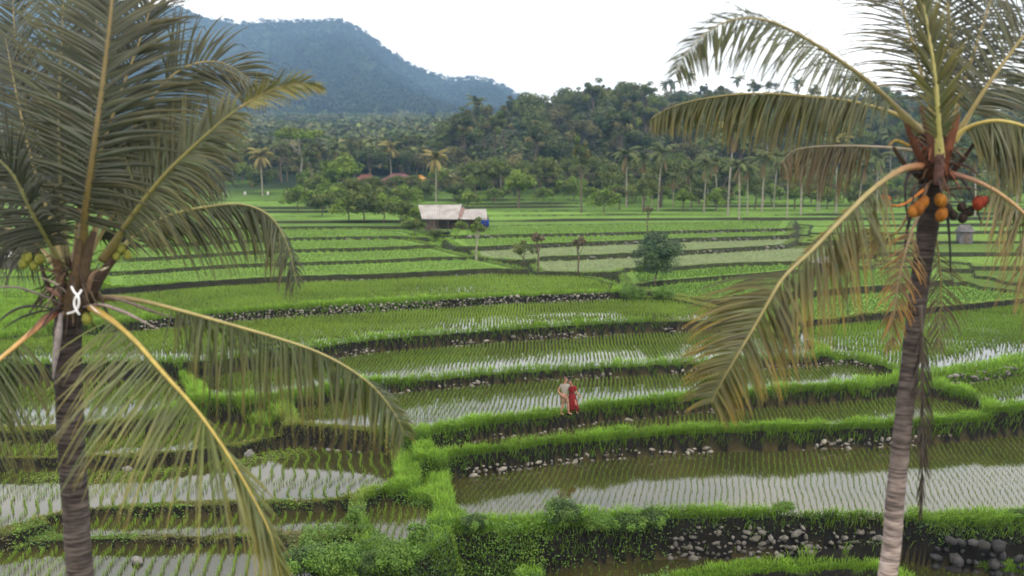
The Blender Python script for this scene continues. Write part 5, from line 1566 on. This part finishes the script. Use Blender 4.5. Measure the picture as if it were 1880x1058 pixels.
# dead fronds hanging
fr([(1690,385,12.3),(1672,430,12.1),(1655,490,12.0),(1643,560,11.95),(1635,640,11.95)], L=.46, side=(-.8,-.2,-.7), side2=(.75,-.2,-.8), grav=.5, fwd=.55, w=.034, col=(.13,.085,.035), tip=(.50,.24,.02), tipamt=.8, miss=.3, rough=2.6, rib=(.18,.13,.07), r0=.026, seed=32, n=62, pet=.18, label='dead orange brown frond hanging beside the trunk')
fr([(1668,395,12.6),(1640,430,12.7),(1585,420,12.8),(1540,440,12.9),(1510,500,12.9)], L=.62, side=(-.1,-.2,-1), side2=(.2,.3,-1), grav=.8, fwd=.2, w=.03, col=(.15,.115,.05), tip=(.4,.22,.03), tipamt=.5, r0=.024, seed=33, n=56, pet=.2, miss=.2)
fr([(1712,395,12.8),(1722,460,12.9),(1728,540,13.0),(1722,640,13.0)], L=.6, side=(-.6,.1,-.8), side2=(.6,.1,-.8), grav=.6, fwd=.6, w=.026, col=(.12,.09,.055), tipamt=.2, r0=.02, seed=34, n=40, pet=.3, miss=.25)
fr([(1688,560,12.5),(1693,650,12.5),(1694,740,12.5),(1693,850,12.5),(1690,945,12.5)], L=.5, side=(.25,-.2,-1), side2=(-.2,-.2,-1), grav=.6, fwd=1.0, w=.03, col=(.055,.04,.032), tip=(.09,.06,.04), tipamt=.3, rib=(.06,.045,.035), r0=.03, seed=35, n=52, pet=.1, label='withered black brown frond hanging straight down along the trunk')
for a in [([(1712,330,12.4),(1690,290,12.3),(1672,250,12.3),(1662,222,12.4)], .11, (.20,.075,.04)), ([(1720,320,12.3),(1712,270,12.2),(1700,225,12.25),(1690,195,12.35)], .11, (.26,.12,.085)), ([(1728,320,12.3),(1740,275,12.2),(1752,238,12.25),(1760,210,12.35)], .11, (.27,.09,.045)), ([(1722,340,12.2),(1726,290,12.15),(1728,240,12.2)], .10, (.25,.13,.12)), ([(1705,340,12.6),(1660,300,12.5),(1640,270,12.5)], .09, (.14,.08,.04)), ([(1738,330,12.5),(1770,290,12.4),(1790,262,12.4)], .09, (.10,.05,.035)), ([(1716,350,12.7),(1718,280,12.8),(1722,220,12.9)], .2, (.04,.028,.022))]:
    blade_part(rpm, 'sheath', a[0], a[1] * (.6 if a[1] < .15 else .8), tuple(np.array(a[2]) * .34), flat=.45, prof=[.9, 1, .9, .75, .6, .4])
for a in [([(1690,320,12.4),(1668,320,12.2),(1662,360,12.1),(1668,410,12.1)], .025, (.028,.024,.028)), ([(1735,330,12.4),(1765,330,12.2),(1785,360,12.1),(1802,412,12.1)], .025, (.028,.024,.028)), ([(1725,350,12.4),(1738,390,12.3),(1744,450,12.3),(1745,500,12.3)], .03, (.025,.022,.028)), ([(1700,350,12.4),(1680,380,12.3),(1666,420,12.3),(1660,480,12.3)], .035, (.03,.024,.026)), ([(1668,268,12.3),(1645,258,12.2),(1632,268,12.2)], .03, (.28,.19,.05)), ([(1700,345,12.3),(1665,372,12.1),(1640,378,12.0),(1622,366,12.0)], .028, (.36,.13,.03)), ([(1735,350,12.3),(1770,345,12.1),(1800,350,12.0)], .022, (.06,.035,.03)), ([(1700,340,12.3),(1680,345,12.1),(1676,375,12.0)], .02, (.03,.025,.028)), ([(1740,300,12.4),(1775,305,12.2),(1800,325,12.1)], .025, (.04,.03,.03))]:
    blade_part(rpm, 'stalk', a[0], a[1], a[2], flat=.7, prof=[1, .9, .8, .7, .6, .4])
for (x, y, s, c) in ((1686, 382, .16, (.22, .075, .010)), (1695, 372, .14, (.24, .085, .010)), (1727, 368, .155, (.26, .105, .012)), (1729, 394, .15, (.22, .08, .010)), (1796, 373, .15, (.19, .028, .010)), (1806, 370, .13, (.17, .025, .010)), (1626, 364, .10, (.38, .10, .02)), (1676, 388, .13, (.34, .13, .02))):
    nut(rpm, x, y, 12.05, s, c)
for (x, y) in ((1750, 394), (1768, 400), (1780, 388), (1740, 383), (1766, 380)):
    nut(rpm, x, y, 12.15, .115, (.024, .017, .014), 'dark shrivelled coconut')


def fibres(root, cx, cy, d, n, spread, seed, cols):
    """frayed dry fibre and old bracts round the crown base"""
    r = np.random.default_rng(seed); mb = MB()
    for i in range(n):
        a = r.uniform(0, 2 * math.pi); q = r.uniform(.3, 1)
        b = P(cx + math.cos(a) * 14 * q, cy + r.uniform(-45, 40), d + math.sin(a) * .12)
        e = Vector((math.cos(a) * r.uniform(.15, spread), math.sin(a) * r.uniform(.15, spread) - .08, r.uniform(-.30, .30)))
        m_ = b + e * .5 + Vector((0, 0, r.uniform(.0, .12)))
        w = r.uniform(.008, .03)
        tube(mb, spline([b, m_, b + e + Vector((0, 0, -r.uniform(0, .15)))], 7), [w, w * 1.1, w, w * .9, w * .7, w * .5, w * .15], 5, tuple(np.array(cols[r.integers(len(cols))]) * r.uniform(.6, 1.3)), flat=.35)
    o = mb.build('fibre', M['husk'], root); o['kind'] = 'stuff'


fibres(lp, 133, 530, 12.0, 120, .55, 5, [(.05, .035, .025), (.10, .07, .045), (.03, .022, .02), (.16, .12, .09)])
fibres(rpm, 1718, 300, 12.5, 120, .42, 6, [(.05, .03, .02), (.16, .06, .03), (.03, .022, .02), (.12, .075, .045)])
HAZE = True
# ------------------------------------------------------------------ daylight
w = bpy.data.worlds.new('World'); scene.world = w; w.use_nodes = True
N = w.node_tree.nodes; L = w.node_tree.links
bg = N['Background']
sky = N.new('ShaderNodeTexSky'); sky.sky_type = 'NISHITA'; sky.sun_disc = False
SUN_EL, SUN_AZ = R(52), R(150)                 # azimuth from +Y, clockwise: behind the camera and to the right
sky.sun_elevation = SUN_EL; sky.sun_rotation = SUN_AZ
sky.air_density = 1.0; sky.dust_density = 4.0; sky.ozone_density = 1.0
tc = N.new('ShaderNodeTexCoord')
mp = N.new('ShaderNodeMapping'); mp.inputs['Scale'].default_value = (1.2, 1.2, 4.0)
L.new(tc.outputs['Generated'], mp.inputs['Vector'])
tn = N.new('ShaderNodeTexNoise'); tn.inputs['Scale'].default_value = 2.2; tn.inputs['Detail'].default_value = 5; tn.inputs['Roughness'].default_value = .55
L.new(mp.outputs[0], tn.inputs['Vector'])
cr = N.new('ShaderNodeValToRGB'); e = cr.color_ramp.elements
e[0].position = .3; e[0].color = (16.0, 15.5, 15.2, 1); e[1].position = .62; e[1].color = (31.0, 28.6, 25.0, 1)
L.new(tn.outputs['Fac'], cr.inputs['Fac'])
mx = N.new('ShaderNodeMixRGB'); mx.inputs['Fac'].default_value = .9     # thick cloud over the blue
L.new(sky.outputs['Color'], mx.inputs['Color1']); L.new(cr.outputs['Color'], mx.inputs['Color2'])
L.new(mx.outputs['Color'], bg.inputs['Color']); bg.inputs['Strength'].default_value = .1
sd = bpy.data.lights.new('sun', 'SUN'); sd.energy = 1.5; sd.angle = R(11); sd.color = (1, .95, .86)
so = bpy.data.objects.new('sun', sd); COL.objects.link(so)
dv = Vector((math.sin(SUN_AZ) * math.cos(SUN_EL), math.cos(SUN_AZ) * math.cos(SUN_EL), math.sin(SUN_EL)))
so.rotation_euler = dv.to_track_quat('Z', 'Y').to_euler(); so.location = (0, -20, 60)

# ------------------------------------------------------------------ the air
if HAZE:
    mb = MB(); box(mb, (-3400, -120, -8), (3400, 2900, 700))
    hm, nt, N, L, B, O = mat('haze')
    N.remove(B)
    pv = N.new('ShaderNodeVolumePrincipled'); pv.inputs['Color'].default_value = (.39, .63, 1.0, 1)
    pv.inputs['Density'].default_value = .00021; pv.inputs['Anisotropy'].default_value = .2
    L.new(pv.outputs[0], O.inputs['Volume'])
    tag(mb.build('haze', hm), 'thin bluish haze in the air over the valley', 'haze', kind='stuff')

scene.view_settings.view_transform = 'Standard'
scene.view_settings.look = 'None'
scene.view_settings.exposure = 0.0
scene.view_settings.gamma = 1.0
scene.view_settings.use_curve_mapping = False
cy = scene.cycles
cy.use_denoising = True
cy.max_bounces = 6; cy.diffuse_bounces = 2; cy.glossy_bounces = 3; cy.transmission_bounces = 4; cy.transparent_max_bounces = 4
cy.volume_bounces = 1
cy.sample_clamp_indirect = 6
